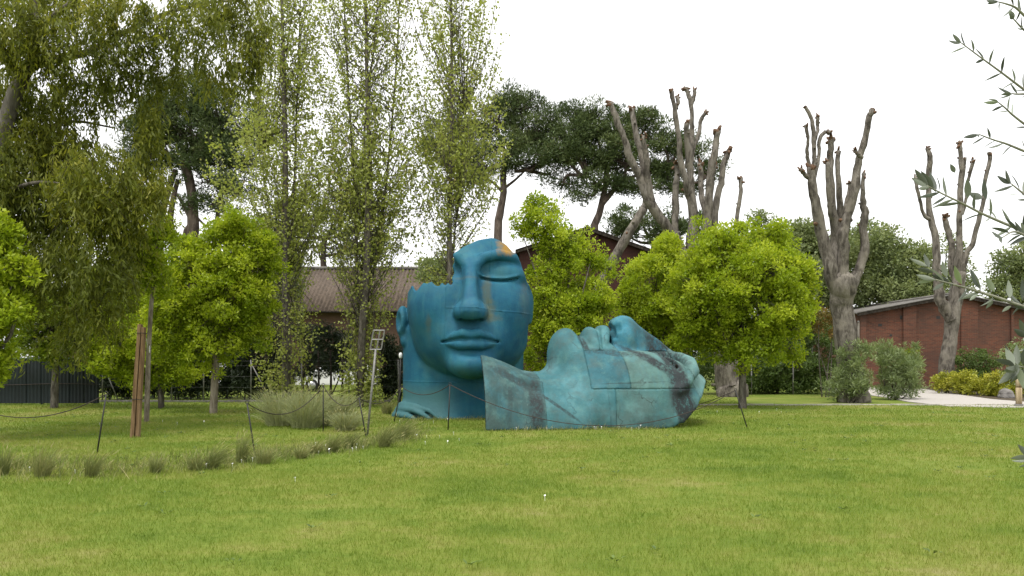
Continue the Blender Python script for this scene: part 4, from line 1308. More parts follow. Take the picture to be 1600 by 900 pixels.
pollard("leaning pollarded trunk crossing the brick gable", 37.0,
        [(905, 620, 10), (925, 500, 8.5), (940, 443, 8), (962, 400, 7.5), (985, 362, 7), (1006, 326, 6.5)],
        [[(1000, 335, 6), (1011, 310, 5.5), (1016, 290, 5)]], 62)
pollard("middle pollarded tree with thick trunk beside the thin pole", 29.6,
        [(1333, 630, 25), (1331, 612, 21), (1324, 553, 17), (1317, 500, 16.5), (1315, 465, 18), (1316, 438, 22)],
        [[(1311, 455, 14), (1294, 405, 11, -.2), (1281, 340, 8.5, -.3), (1271, 290, 7, -.4), (1266, 262, 6, -.4)],
         [(1266, 268, 4, -.4), (1262, 250, 3.2, -.4), (1262, 223, 2.8, -.5), (1259, 195, 2.8, -.5)],
         [(1268, 275, 4.5, -.4), (1272, 250, 4, -.3), (1272, 216, 3.8, -.2), (1268, 187, 3.2, -.2), (1258, 166, 2.6, -.2)],
         [(1272, 225, 3.2, -.2), (1277, 200, 3, 0), (1277, 180, 3, 0)],
         [(1270, 280, 4, -.3), (1277, 250, 3.4, .1), (1281, 218, 3.2, .2), (1290, 206, 3.4, .2), (1297, 208, 4, .2)],
         [(1270, 285, 4, -.4), (1258, 272, 3.6, -.5), (1251, 265, 3.6, -.6)],
         [(1312, 440, 10, .3), (1306, 367, 8, .4), (1300, 310, 6.4, .4), (1299, 253, 5.2, .4), (1300, 218, 6, .4)],
         [(1302, 340, 5, .2), (1296, 310, 4.4, 0), (1293, 253, 3.6, -.1)],
         [(1308, 390, 7, .5), (1313, 344, 6, .6), (1308, 284, 4.8, .6), (1311, 236, 4.4, .6)],
         [(1316, 440, 12, -.2), (1321, 367, 9.5, -.3), (1332, 310, 7.4, -.3), (1342, 253, 6, -.4), (1353, 216, 5.2, -.4), (1358, 189, 5, -.4), (1362, 172, 4.8, -.4)],
         [(1346, 246, 4, -.4), (1340, 240, 3.4, -.5), (1336, 234, 3, -.5)],
         [(1324, 455, 12, .2), (1344, 410, 8.5, .4), (1349, 362, 6.5, .5), (1351, 328, 7, .5), (1347, 306, 4, .5), (1350, 270, 3.4, .5)],
         [(1320, 420, 6, .6), (1318, 350, 4, .8), (1326, 300, 3.2, 1.0), (1328, 284, 3.2, 1.0)]], 63)
pollard("rightmost and smallest pollarded tree before the red brick wall", 38.0,
        [(1477, 618, 12), (1478, 590, 11), (1483, 540, 10.5), (1488, 495, 10.5), (1494, 460, 10.5), (1500, 425, 9)],
        [[(1486, 500, 9, -.2), (1473, 468, 9, -.3), (1465, 440, 7, -.3), (1461, 385, 5.6, -.3), (1453, 329, 5, -.3), (1452, 291, 4.2, -.3), (1451, 253, 4.4, -.3), (1449, 231, 3.6, -.3)],
         [(1456, 345, 3.6, -.3), (1445, 335, 3, -.4), (1436, 305, 2.6, -.5), (1430, 275, 2.6, -.5)],
         [(1498, 440, 7, .2), (1489, 405, 5.4, .4), (1481, 363, 5, .5), (1477, 338, 4.8, .5)],
         [(1500, 430, 8), (1500, 367, 5.4), (1501, 310, 4.8), (1502, 265, 4.2), (1500, 238, 4), (1497, 222, 4.4)],
         [(1502, 300, 3, 0), (1506, 265, 2.6, .2), (1508, 246, 2.4, .2)],
         [(1503, 335, 3, -.1), (1512, 295, 2.6, -.3), (1521, 250, 3, -.4)],
         [(1502, 428, 6), (1512, 395, 4.6, -.2), (1523, 370, 4.2, -.3), (1533, 321, 3.6, -.4), (1540, 284, 3.2, -.4), (1546, 246, 3.4, -.4), (1545, 238, 3.2, -.4)]], 64)
# ivy and regrowth on the middle pollard
# ---------------------------------------------------------------- hedges, shrubs, far trees
def bush(name, label, cat, d, lobes, n, rcl, per, L, W, leafm, seed, group=None, base_px=None, up=.35, jit=.6, inner=.5, stems=5, bark="bark_grey", puff=6, puffr=1.5, fill=.3, hang=0.0):
    """shrub: a few stems from the ground and a body of leaves"""
    rg = np.random.default_rng(seed)
    LB = lobes_w(lobes, d)
    mean = np.mean([c for c, _ in LB], axis=0)
    base = np.array([mean[0] if base_px is None else (base_px-CX)*m2(d), d, 0])
    root = thing(name, base, label, cat, group)
    nf = int(n*fill); npf = max(3, int((n-nf)/puff))
    pc, _, _ = sample_lobes(LB, npf, rg, inner, .6)
    q = np.repeat(np.arange(npf), puff)
    pr = rcl*puffr*(.6 + .8*rg.random(npf))
    cen = pc[q] + unit(rg.standard_normal((len(q), 3)) + [0, 0, .25])*pr[q][:, None]*(.5 + .5*rg.random(len(q)))[:, None]
    fc, _, _ = sample_lobes(LB, nf, rg, .1, .6)
    cen = np.vstack([cen, fc]); cen[:, 2] = np.maximum(cen[:, 2], .08 + .1*rg.random(len(cen)))
    pv = np.concatenate([rg.random(npf)[q], rg.random(nf)*.6])
    V, F, v = clump_leaves(cen, rcl*(.6 + .7*rg.random(len(cen))), per, L, W, rg, up, jit, (.5, .5), .3, hang, pv)
    V[:, 2] = np.maximum(V[:, 2], .01)
    w = NP()
    for j in range(stems):
        c, r = LB[rg.integers(len(LB))]
        e = c + r*.5*rg.standard_normal(3)*.6; b = base + [rg.normal(0, .12), rg.normal(0, .12), -.05]
        w.add(limb(rel(np.array([b, .5*(b+e) + rg.normal(0, .08, 3), e]), base), .035, .012, 5, 6, .05, j))
    link("stems", w.mesh("stems", MATS[bark]), root)
    o = link("foliage", mesh_np("foliage", rel(V, base), F, leafm, False, {'v': v}), root); o['kind'] = 'stuff'
    return root

# right hand side
bush("hedge", "tall dark green hedge between the large lime tree and the middle pollard", "hedge", 36.5, [(1120, 575, 40, 38), (1090, 585, 30, 30), (1195, 560, 40, 50), (1240, 555, 42, 56), (1280, 560, 34, 54), (1215, 590, 60, 30), (1275, 590, 40, 28), (1170, 580, 34, 34), (1255, 520, 40, 34), (1215, 525, 36, 34), (1290, 535, 26, 40), (1240, 600, 70, 16), (1160, 598, 50, 16)], 1500, .22, 32, .12, .05, MATS["leaf_evergreen"], 71, stems=8)
bush("climbing_shrub", "russet and yellow climber against the middle pollard's trunk", "shrub", 33.5, [(1285, 500, 24, 20), (1302, 510, 16, 18), (1270, 498, 14, 14)], 120, .16, 26, .09, .05, MATS["leaf_red"], 72, stems=4, base_px=1292)
bush("oleander_bush", "grey green bush with pale narrow leaves standing in the path", "shrub", 31.4, [(1392, 575, 24, 34), (1415, 570, 24, 34), (1400, 595, 32, 24), (1380, 555, 18, 22), (1428, 590, 14, 22), (1398, 612, 26, 12)], 360, .14, 24, .17, .028, MATS["leaf_oleander"], 73, up=.7, stems=9, base_px=1393)
bush("oleander_bush", "loose grey green bush at the foot of the middle pollard", "shrub", 29.0, [(1322, 575, 20, 36), (1305, 595, 18, 24), (1345, 560, 16, 22), (1330, 605, 26, 18), (1352, 590, 14, 20)], 210, .13, 22, .17, .028, MATS["leaf_oleander"], 74, up=.7, stems=7)
bush("round_shrub", "small yellow green shrub tight against the red brick wall", "shrub", 42.5, [(1425, 555, 14, 14), (1435, 575, 10, 18), (1418, 575, 12, 20)], 90, .18, 24, .10, .05, MATS["leaf_lime_deep"], 75, stems=4)
bush("clipped_hedge", "dark clipped hedge with pale tips below the brick wall", "hedge", 40.0, [(1505, 570, 18, 20), (1530, 568, 22, 20), (1553, 570, 18, 20), (1530, 592, 40, 16)], 280, .18, 30, .10, .05, MATS["leaf_evergreen"], 76, stems=6)
for i, (x, y, r, lab) in enumerate(((1478, 597, 17, "yellow leaved shrub at the path's bend, leftmost of its row"), (1504, 598, 17, "yellow leaved shrub second from the path's bend"), (1530, 604, 18, "yellow leaved shrub third from the path's bend"), (1556, 604, 17, "yellow leaved shrub fourth from the path's bend"), (1580, 606, 14, "small yellow leaved shrub nearest the wooden bollard"))):
    bush("euonymus_shrub", lab, "shrub", 36.6 - .9*i, [(x, y, r, 16), (x-6, y+8, r*.8, 12), (x+6, y-4, r*.7, 14)], 95, .15, 24, .11, .055, MATS["leaf_euonymus"], 80+i, "yellow shrubs along the gravel path", stems=4)
bush("dark_shrub", "dark green shrub under the olive leaves at the right edge", "shrub", 33.0, [(1596, 560, 24, 34), (1612, 585, 26, 34), (1590, 600, 18, 18)], 170, .18, 26, .10, .045, MATS["leaf_oleander"], 90, stems=5)

FW = "trees far behind the pollards"
def far_tree(label, d, px, lobes, n, seed, leafm="leaf_wood", per=26, rcl=.46, L=.20, W=.11, r=.22, group=FW):
    return broad_tree("broadleaf_tree", label, "tree", d, px, lobes, int(n*1.3), rcl, int(per*1.2), L*1.08, W*1.08, MATS[leafm], MATS["bark_dark"], r, seed, group, inner=.45, puff=6, puffr=1.5, twigs=.1)
far_tree("dark tree behind the large lime tree's right shoulder", 58, 1215, [(1205, 372, 38, 34), (1235, 400, 44, 46), (1195, 430, 40, 50), (1225, 455, 55, 44), (1190, 345, 20, 16), (1255, 385, 30, 30)], 430, 101)
far_tree("green tree filling the gap left of the middle pollard", 55, 1270, [(1262, 380, 36, 34), (1295, 405, 40, 44), (1265, 440, 48, 46), (1245, 475, 44, 34), (1300, 460, 44, 38)], 430, 102)
far_tree("tall green tree right behind the middle pollard", 57, 1355, [(1350, 385, 38, 36), (1375, 410, 44, 46), (1335, 425, 40, 54), (1355, 460, 56, 38), (1330, 372, 20, 18)], 430, 103)
far_tree("pale olive green tree above the brick building's left roof", 53, 1415, [(1405, 395, 34, 30), (1430, 425, 40, 40), (1395, 430, 34, 44), (1440, 450, 36, 34), (1415, 465, 50, 30), (1385, 382, 26, 22), (1450, 430, 34, 34)], 470, 104)
far_tree("small tree peeping between the rightmost pollard's limbs", 60, 1475, [(1470, 440, 26, 30), (1490, 420, 18, 40), (1480, 385, 12, 40), (1500, 450, 24, 26)], 130, 105, "leaf_wood", 14, .4)
far_tree("green tree above the brick roof at the right edge", 54, 1590, [(1580, 430, 34, 30), (1605, 410, 40, 36), (1555, 455, 34, 24), (1600, 455, 50, 34), (1640, 420, 50, 50)], 330, 106)
far_tree("broad green tree far behind the fallen head's brow", 60, 1095, [(1085, 520, 40, 34), (1120, 530, 36, 34), (1060, 540, 30, 26), (1100, 560, 60, 24), (1150, 545, 34, 30)], 260, 109, "leaf_evergreen")
far_tree("round green tree just left of the upright head's brow", 50, 690, [(700, 420, 34, 22), (740, 415, 40, 22), (680, 440, 30, 26), (725, 440, 50, 26), (770, 430, 30, 26)], 200, 107, "leaf_wood", group="trees by the farm building")
far_tree("dark tree over the farm building's left roof end", 44, 425, [(425, 400, 30, 30), (400, 440, 30, 40), (440, 440, 26, 36), (455, 400, 18, 24)], 190, 108, "leaf_wood", group="trees by the farm building")
for i, (x, w) in enumerate(((-120, 90), (20, 80), (140, 70), (235, 60))):
    far_tree(("far green tree beyond the left edge of the photo", "far green tree behind the steel fence's middle", "far green tree behind the steel fence's right end", "far green tree behind the wooden post")[i], 62 + 3*(i % 2), x,
             [(x-w*.4, 480, w*.6, 50), (x+w*.4, 470, w*.6, 54), (x, 520, w, 50), (x, 440, w*.45, 36)], 130, 120+i, "leaf_wood", group="trees far behind the left fence")

# dark screen of young conifers along the wire fence
for i, (x, y0, wd, lab) in enumerate(((172, 525, 22, "dark conifer next to the steel fence's end"), (205, 515, 22, "dark conifer behind the wooden post"), (240, 515, 22, "dark conifer behind the sapling"), (276, 512, 22, "dark conifer left of the bare lime trunk"), (312, 508, 22, "dark conifer just left of the bare lime trunk's foot"),
                               (356, 500, 24, "dark conifer right of the bare lime trunk"), (388, 495, 22, "dark conifer left of the first poplar"), (420, 520, 20, "dark conifer behind the first poplar"), (484, 520, 18, "thin dark conifer right of the first poplar"), (520, 525, 18, "thin dark conifer before the white car"), (610, 535, 18, "dark conifer left of the upright head"))):
    d = 31.2 + .5*((i*7) % 3)
    sparse = 450 < x < 600
    lob = [(x, (y0 + 606)/2, wd, (606-y0)/2), (x+4, 600, wd*1.05, 18), (x-3, y0+10, wd*.6, 18)] if not sparse else [(x, 540, 28, 28), (x-10, 520, 18, 16), (x+12, 560, 22, 18), (x-8, 575, 20, 14)]
    bush("conifer", lab, "conifer", d, lob, 220 if not sparse else 130, .22, 25, .18, .045, MATS["leaf_cypress"], 140+i, "dark conifers along the wire fence", base_px=x, stems=2 if not sparse else 1, bark="bark_dark", hang=.3, inner=.2)
for i, (x, lab) in enumerate(((473, "thin dark stem right of the first poplar"), (497, "thin dark stem left of the white car"), (516, "thin dark stem before the white car's bonnet"), (534, "thin dark stem before the white car's rear"))):
    mb = MB(); d = 30.6
    b = at(x, 560, d); b[2] = 0
    mb.tube(spline([(0, 0, -.05), (.03, 0, .9), (.0, .02, 1.9)], 8), np.linspace(.05, .03, 8), 7, True, .08, i)
    o = mb.build("young_tree", MATS["bark_dark"], None, True, 0, b); tag(o, lab, "tree", "young stems behind the wire fence")

# ---------------------------------------------------------------- fences
def steel_fence():
    d = 28.0
    root = thing("steel_fence", (at(60, 634, d)[0], d, 0), "dark blue green sheet steel fence at the left edge", "fence")
    ox = root.location[0]
    xs = np.arange(at(-160, 0, d)[0], at(150, 0, d)[0] - .4, .5)
    zt = 1.58
    n = 17
    t = np.linspace(0, .5, n); w = np.where((np.arange(n) % 4) < 2, 0, -.03)
    V = np.concatenate([np.stack([t, w, np.full(n, .04)], 1), np.stack([t, w, np.full(n, .68)], 1), np.stack([t, w - .012, np.full(n, .72)], 1), np.stack([t, w, np.full(n, zt)], 1)])
    V = np.concatenate([V, V + [0, .02, 0]])
    F = []
    for layer in (0, 4*n):
        for r in range(3):
            for i in range(n-1):
                a = layer + r*n + i
                F.append([a, a+1, a+n+1, a+n] if layer == 0 else [a, a+n, a+n+1, a+1])
    me = mesh_np("fence_panel", V, np.array(F), MATS["fence_steel"])
    for i, x in enumerate(xs):
        link("fence_panel", me, root, (x - ox + .004*math.sin(i*3), .008*math.sin(i*2.1), 0))
    L = xs[-1] + .5 - xs[0]
    mb = MB(); mb.box((xs[0]-ox, -.05, zt), (xs[0]-ox+L, .05, zt+.05)); mb.build("top_rail", MATS["fence_cap"], root)
    for x in np.arange(xs[0], xs[-1] + .6, 2.5):
        mb = MB(); mb.box((x-ox-.03, .03, 0), (x-ox+.03, .09, zt-.01)); mb.build("post", MATS["fence_steel"], root)
    mb = MB(); mb.tube(spline([(xs[0]-ox, -.06, .72), (xs[0]-ox+L*.4, -.06, .66), (xs[0]-ox+L*.8, -.06, .72), (xs[0]-ox+L, -.06, .70)], 20), .012, 5); mb.build("cable", MATS["rope_dark"], root, True)
steel_fence()

def wire_fence():
    d = 29.6
    x0, x1 = at(152, 0, d)[0], at(640, 0, d)[0]
    root = thing("wire_fence", ((x0+x1)/2, d, 0), "thin wire fence with slim grey posts before the dark conifers", "fence")
    o = (x0+x1)/2
    for px in (160, 214, 268, 318, 392, 471, 545, 622):
        x = at(px, 0, d)[0]
        mb = MB(); mb.tube([(x-o, 0, -.05), (x-o+.01, 0, 1.0), (x-o, 0, 1.75 if px == 471 else 1.55)], .024, 7); mb.build("post", MATS["iron_grey"], root, True)
    for z in (.15, .55, .95, 1.35, 1.52):
        mb = MB(); mb.tube([(x0-o, .025, z), (0, .025, z-.02), (x1-o, .025, z)], .003, 4); mb.build("wire", MATS["wire"], root, True)
    for px, dx in ((392, .75), (160, .6)):
        x = at(px, 0, d)[0]
        mb = MB(); mb.tube([(x-o, -.02, 1.45), (x-o+dx, -.02, .02)], .022, 6); mb.build("brace", MATS["iron_grey"], root, True)
    # low concrete kerb under the wire
    n = int((x1-x0)/1.2)
    for i in range(n):
        mb = MB(); mb.box((x0-o+i*1.2+.006, -.06, -.05), (x0-o+i*1.2+1.194, .06, .06 + .01*math.sin(i*1.9))); mb.build("kerb_stone", MATS["stone_grey"], root)
wire_fence()

def hedge_fence():
    d = 35.6
    for px, t, lab in ((1239, 560, "slim grey fence post before the tall dark hedge"), (1174, 570, "slim grey fence post left end of the tall dark hedge")):
        b = at(px, 560, d); b[2] = 0
        z = CAMH + (HY - t)*m2(d)
        mb = MB(); mb.tube([(0, 0, -.05), (.01, 0, z*.5), (0, 0, z)], .03, 8); mb.tube([(0, 0, z), (0, 0, z+.03)], [.036, .02], 8)
        tag(mb.build("fence_post", MATS["iron_grey"], None, True, 0, b), lab, "post", "posts along the dark hedge")
hedge_fence()

# ---------------------------------------------------------------- posts, lamps, bollard, sign frame
def wooden_post():
    d = 16.5
    root = thing("wooden_post", at(211, 682, d)*[1, 1, 0], "leaning wooden post of two bound planks at the left of the lawn", "post")
    k = m2(d); dx = 11*k; h = 2.30
    for off, w, hh, sh in ((-.052, .088, h, 0), (.045, .07, h - .06, .01)):
        mb = MB()
        V = []
        for t in np.linspace(0, 1, 7):
            c = np.array([dx*t + off*(1 - .25*t) + .004*math.sin(t*9 + sh*50), sh, -.1 + (hh+.1)*t]); q = w*.5*(1 - .18*t)
            V += [c + [-q, -.055, 0], c + [q, -.055, 0], c + [q, .055, 0], c + [-q, .055, 0]]
        F = [(0, 3, 2, 1), (24, 25, 26, 27)]
        for r in range(6):
            for i in range(4):
                F.append((r*4+i, r*4+(i+1) % 4, r*4+4+(i+1) % 4, r*4+4+i))
        mb.add(V, F); mb.build("plank", MATS["wood_post"], root, False, .008)
    for t in (.33, .92):
        z = h*t; c = dx*t
        P = [(c + a, b, z + e) for a, b, e in ((-.10, -.065, 0), (.0, -.068, .004), (.085, -.065, 0), (.088, .07, -.004), (-.10, .068, .003), (-.10, -.065, 0))]
        mb = MB(); mb.tube(P, .007, 5, False); mb.build("binding", MATS["rope_dark"], root, True)
wooden_post()
p0 = at(222, 512, 16.5); p1 = at(234, 540, 20.3)
mb = MB(); mb.tube(spline([p0 - p0, (p1-p0)*.35 + [.0, 0, -.02], (p1-p0)*.8 + [.02, 0, -.25], p1-p0], 12), .009, 5)
tag(mb.build("tie_strap", MATS["white_paint"], None, True, 0, p0), "pale strap from the wooden post to the sapling", "strap")

def sign_frame():
    d = 16.8
    b = at(574, 683, d)*[1, 1, 0]
    root = thing("sign_frame", b, "empty metal sign frame on a thin leaning pole", "sign")
    top = at(587, 546, d) - b; up = unit((top)[None])[0]
    mb = MB(); mb.tube([up*-.1, up*.9, top], .024, 8); mb.build("pole", MATS["iron_grey"], root, True)
    w, h, t = .115, .40, .02
    def bar(a, b_):
        m = MB(); P = [top + np.array([a[0] + .07*a[1]/h, 0, a[1]]), top + np.array([b_[0] + .07*b_[1]/h, 0, b_[1]])]
        m.tube(P, t*.75, 4); m.build("frame_bar", MATS["iron_grey"], root)
    bar((-w, 0), (-w, h)); bar((w, 0), (w, h)); bar((-w, 0), (w, 0)); bar((-w, h), (w, h)); bar((.02, 0), (.02, h)); bar((-w, h*.52), (w, h*.52))
sign_frame()

def garden_lamp():
    d = 23.0
    b = at(625, 640, d)*[1, 1, 0]
    root = thing("garden_lamp", b, "slim black garden lamp with small white cap left of the upright head", "lamp")
    mb = MB(); mb.tube([(0, 0, -.05), (0, 0, 1.0), (.02, 0, 1.62)], [.035, .028, .026], 8); mb.build("pole", MATS["iron_black"], root, True)
    mb = MB(); mb.tube([(.02, 0, 1.60), (.02, 0, 1.63), (.02, 0, 1.70), (.02, 0, 1.75), (.02, 0, 1.77)], [.028, .05, .055, .042, .012], 12); mb.build("lamp_cap", MATS["lamp_white"], root, True)
garden_lamp()

def lamp_pole(px, d, ytop, r, label, mat, cap):
    b = at(px, 560, d)*[1, 1, 0]
    root = thing("lamp_post", b, label, "lamp")
    z = CAMH + (HY - ytop)*m2(d)
    mb = MB(); mb.tube([(0, 0, -.05), (0, 0, z*.5), (0, 0, z)], [r, r*.85, r*.75], 8); mb.build("pole", MATS[mat], root, True)
    mb = MB()
    if cap:
        mb.prism([(-.30, -.10), (.12, -.12), (.12, .12), (-.30, .10)], z, z + .09); mb.build("lamp_head", MATS["lamp_white"], root, False, .02)
    else:
        mb.tube([(0, 0, z), (0, 0, z+.04)], [r*.9, r*.3], 8); mb.build("cap", MATS["iron_grey"], root, True)
lamp_pole(1269, 45, 468, .07, "slim street lamp with flat white head behind the dark hedge", "iron_grey", True)
lamp_pole(1341, 29.2, 503, .06, "thin weathered pole right beside the middle pollard's trunk", "bark_grey", False)

def bollard():
    d = gd(635)
    b = at(1592, 635, d)*[1, 1, 0]
    root = thing("bollard", b, "pale round wooden bollard at the path's edge", "bollard")
    mb = MB(); mb.tube([(0, 0, -.05), (0, 0, .3), (0, 0, .63)], [.10, .098, .097], 14); mb.build("shaft", MATS["wood_pale"], root, True)
    mb = MB(); mb.tube([(0, 0, .62), (0, 0, .67)], [.082, .082], 14); mb.build("groove", MATS["wood_post"], root, True)
    mb = MB(); mb.tube([(0, 0, .66), (0, 0, .67), (0, 0, .88), (0, 0, .91), (0, 0, .915)], [.09, .10, .10, .085, .03], 14); mb.build("cap", MATS["wood_pale"], root, True)
    mb = MB(); mb.tube([(0, 0, -.05), (0, 0, .08), (0, 0, .09)], [.14, .13, .05], 12, True, .08, 3); mb.build("footing", MATS["stone_grey"], root, True)
bollard()
def stone(px, py, r, label, seed):
    rg = np.random.default_rng(seed)
    d = gd(py); b = at(px, py, d)*[1, 1, 0]
    bm = bmesh.new(); bmesh.ops.create_icosphere(bm, subdivisions=3, radius=r)
    for v in bm.verts:
        q = v.co
        n = 1 + .18*math.sin(q.x*9/r*.4 + seed) * math.cos(q.y*7/r*.4) + .12*math.sin(q.z*11/r*.4 + 2*seed)
        v.co = Vector((q.x*n*1.25, q.y*n, q.z*n*.8 + r*.45))
    me = bpy.data.meshes.new("stone"); bm.to_mesh(me); bm.free(); me.materials.append(MATS["stone_grey"])
    tag(link("stone", me, None, b), label, "stone")
stone(1572, 622, .27, "grey stone under the yellow shrubs by the bollard", 2)

# ---------------------------------------------------------------- rope barrier
STK = {}
def stake(key, bx, by, tx, ty, label):
    d = gd(by); b = at(bx, by, d)*[1, 1, 0]
    t = at(tx, ty, d) - b
    root = thing("barrier_stake", b, label, "stake", "thin iron stakes of the rope barrier")
    mb = MB(); mb.tube([-t*.05, t*.5, t], [.014, .013, .011], 7); mb.build("rod", MATS["iron_black"], root, True)
    e = t*.985
    a = np.linspace(0, 2*np.pi, 11)
    mb = MB(); mb.tube(np.stack([e[0] + .03*np.cos(a), np.full(11, e[1]), e[2] + .03 + .03*np.sin(a)], 1), .006, 5, False); mb.build("eyelet", MATS["iron_black"], root, True)
    STK[key] = b + t
stake('a', 152, 706, 166, 616, "leftmost iron stake, leaning right, at the edge of the grass tufts")
stake('b', 398, 708, 386, 630, "iron stake leaning left before the bare lime trunk")
stake('c', 505, 674, 505, 602, "upright iron stake in front of the silvery grass mound")
stake('d', 572, 684, 561, 622, "iron stake leaning left next to the empty sign frame")
stake('e', 616, 658, 627, 604, "iron stake at the left foot of the upright head")
stake('f', 700, 671, 703, 601, "iron stake in front of the upright head's neck")
stake('g', 1167, 667, 1149, 610, "rightmost iron stake, beyond the fallen head's brow")
STK['z'] = at(-60, 628, 15.5); STK['z2'] = at(1020, 640, 24.5)
def rope(a, b, sag, label, lift=None):
    A, B = STK[a], STK[b]
    t = np.linspace(0, 1, 25)[:, None]
    P = A*(1-t) + B*t - np.array([0, 0, 1])*sag*4*t*(1-t)
    P[:, 2] = np.maximum(P[:, 2], .02)
    if lift is not None: P = lift(P, t)
    mb = MB(); mb.tube(P - A, .009, 6)
    tag(mb.build("rope", MATS["rope_dark"], None, True, 0, A), label, "rope", "sagging ropes of the barrier")
rope('z', 'a', .35, "rope from the left edge of the photo to the leftmost stake")
rope('b', 'c', .38, "rope sagging before the silvery grass mound")
rope('c', 'd', .28, "short rope between the grass mound stake and the sign frame stake")
rope('d', 'e', .25, "rope from the sign frame stake to the upright head's foot")
rope('e', 'f', .22, "rope sagging across the upright head's neck")
def bow(P, t):
    P = P.copy(); P[:, 1] -= (1.15*4*t*(1-t))[:, 0]; return P
rope('f', 'g', .78, "long rope hanging along the side of the fallen head", bow)
rope('g', 'z2', .15, "rope running back behind the fallen head from the rightmost stake")

# ---------------------------------------------------------------- cars behind the fence
def car(px, d, paint, label, face=0.0):
    b = at(px, 560, d)*[1, 1, 0]
    root = thing("parked_car", b, label, "car", "cars parked behind the wire fence", math.radians(face))
    prof = [(-2.05, .32), (-2.1, .62), (-1.98, .86), (-1.25, .96), (-.62, 1.38), (.75, 1.45), (1.45, 1.22), (1.98, .98), (2.06, .6), (2.02, .32)]
    bm = bmesh.new()
    rows = []
    for y, s in ((-.84, .93), (-.80, 1.0), (.80, 1.0), (.84, .93)):
        rows.append([bm.verts.new((x, y*(1 - .16*max(0, z-.9)/.5), .32 + (z-.32)*(s if z > .4 else 1))) for x, z in prof])
    for r0, r1 in zip(rows[:-1], rows[1:]):
        for i in range(len(prof)):
            j = (i+1) % len(prof); bm.faces.new((r0[i], r0[j], r1[j], r1[i]))
    bm.faces.new(rows[0][::-1]); bm.faces.new(rows[-1])
    bmesh.ops.recalc_face_normals(bm, faces=bm.faces[:])
    me = bpy.data.meshes.new("body"); bm.to_mesh(me); bm.free(); me.materials.append(MATS[paint])
    o = link("body", me, root); m = o.modifiers.new('bevel', 'BEVEL'); m.width = .05; m.segments = 3
    for sgn in (-1, 1):
        y = sgn*.765
        for pts in ([(-1.05, 1.0), (-.60, 1.32), (.05, 1.36), (.05, 1.0)], [(.12, 1.0), (.12, 1.365), (.72, 1.385), (1.32, 1.18), (1.30, 1.02)]):
            mb = MB(); mb.prism(pts, y - .02, y + .02, axis=1); mb.build("window", MATS["car_glass"], root)
        for x in (-1.3, 1.28):
            mb = MB(); mb.tube([(x, sgn*.66, .31), (x, sgn*.83, .31), (x, sgn*.855, .31)], [.31, .31, .28], 20); w = mb.build("wheel", MATS["tyre"], root, True)
            mb = MB(); mb.tube([(x, sgn*.80, .31), (x, sgn*.862, .31), (x, sgn*.868, .31)], [.2, .19, .05], 16); mb.build("rim", MATS["alloy"], w, True)
    for sgn in (-1, 1):
        mb = MB(); mb.box((-2.09, sgn*.58-.16, .66), (-1.99, sgn*.58+.16, .80)); mb.build("headlight", MATS["alloy"], root, False, .02)
    mb = MB(); mb.add([(-1.22, -.62, .985), (-1.22, .62, .985), (-.66, .56, 1.385), (-.66, -.56, 1.385)], [(0, 1, 2, 3)]); mb.build("windscreen", MATS["car_glass"], root)
car(532, 39.5, "white_paint", "white car glimpsed between the stems right of the first poplar", 8)
car(318, 40.5, "white_paint", "pale car half hidden behind the bare lime trunk", -6)
car(182, 39.0, "dark_paint", "dark car hidden behind the conifers by the steel fence", 4)
# ---------------------------------------------------------------- feather grass, daisies, lawn
def tuft(px, py, hpx, wpx, label, matn, seed, n=260, lean=.25, name="grass_tuft", group="feather grass tufts along the lawn's edge"):
    rg = np.random.default_rng(seed)
    d = gd(py); b = at(px, py, d)*[1, 1, 0]
    h = hpx*m2(d)*(1.12 if n > 500 else .95); w = wpx*m2(d)*(1.0 if n > 500 else .8)
    a = rg.uniform(0, 2*np.pi, n); r = rg.random(n)**.5
    root = np.stack([np.cos(a)*r*w*.28, np.sin(a)*r*w*.28, np.zeros(n)], 1)
    out = np.stack([np.cos(a), np.sin(a), np.zeros(n)], 1)*(w*.5*(.15 + 1.05*rg.random(n)**1.6))[:, None] + np.array([lean*h, 0, 0])*rg.uniform(.3, 1.3, n)[:, None]
    hh = h*(.30 + .85*rg.random(n))
    wid = max(.004, .5*m2(d))
    side = unit(np.cross(out + [0, 0, .3], rg.standard_normal((n, 3))))*wid
    S = []
    for t, ws in ((0, 1), (.4, .9), (.75, .6), (1.0, .08)):
        c = root + out*(t**1.7) + np.stack([0*hh, 0*hh, hh*(t - .22*t**3)], 1)
        S += [c - side*ws*.5, c + side*ws*.5]
    V = np.stack(S, 1).reshape(-1, 3)
    q = np.arange(n)[:, None]*8
    F = np.concatenate([q + np.array([[k, k+1, k+3, k+2]]) for k in (0, 2, 4)])
    v = np.tile(np.clip(.35*rg.random() + .65*rg.random(n), 0, 1), 3)
    rt = thing(name, b, label, "grass", group)
    o = link("blades", mesh_np("blades", V, F, MATS[matn], False, {'v': v}), rt); o['kind'] = 'stuff'
    # seed heads
    k = rg.choice(n, n//6, replace=False)
    tip = root[k] + out[k]*1.02 + np.stack([0*hh[k], 0*hh[k], hh[k]*.79], 1)
    V2, F2 = leaf_quads(tip, unit(out[k] + [0, 0, .35*h]), .10*h + .05, wid*2.2, rg, .1)
    o = link("seed_heads", mesh_np("seed_heads", V2, F2, MATS["blade_stipa"], False, {'v': .6 + .4*rg.random(len(k))}), rt); o['kind'] = 'stuff'
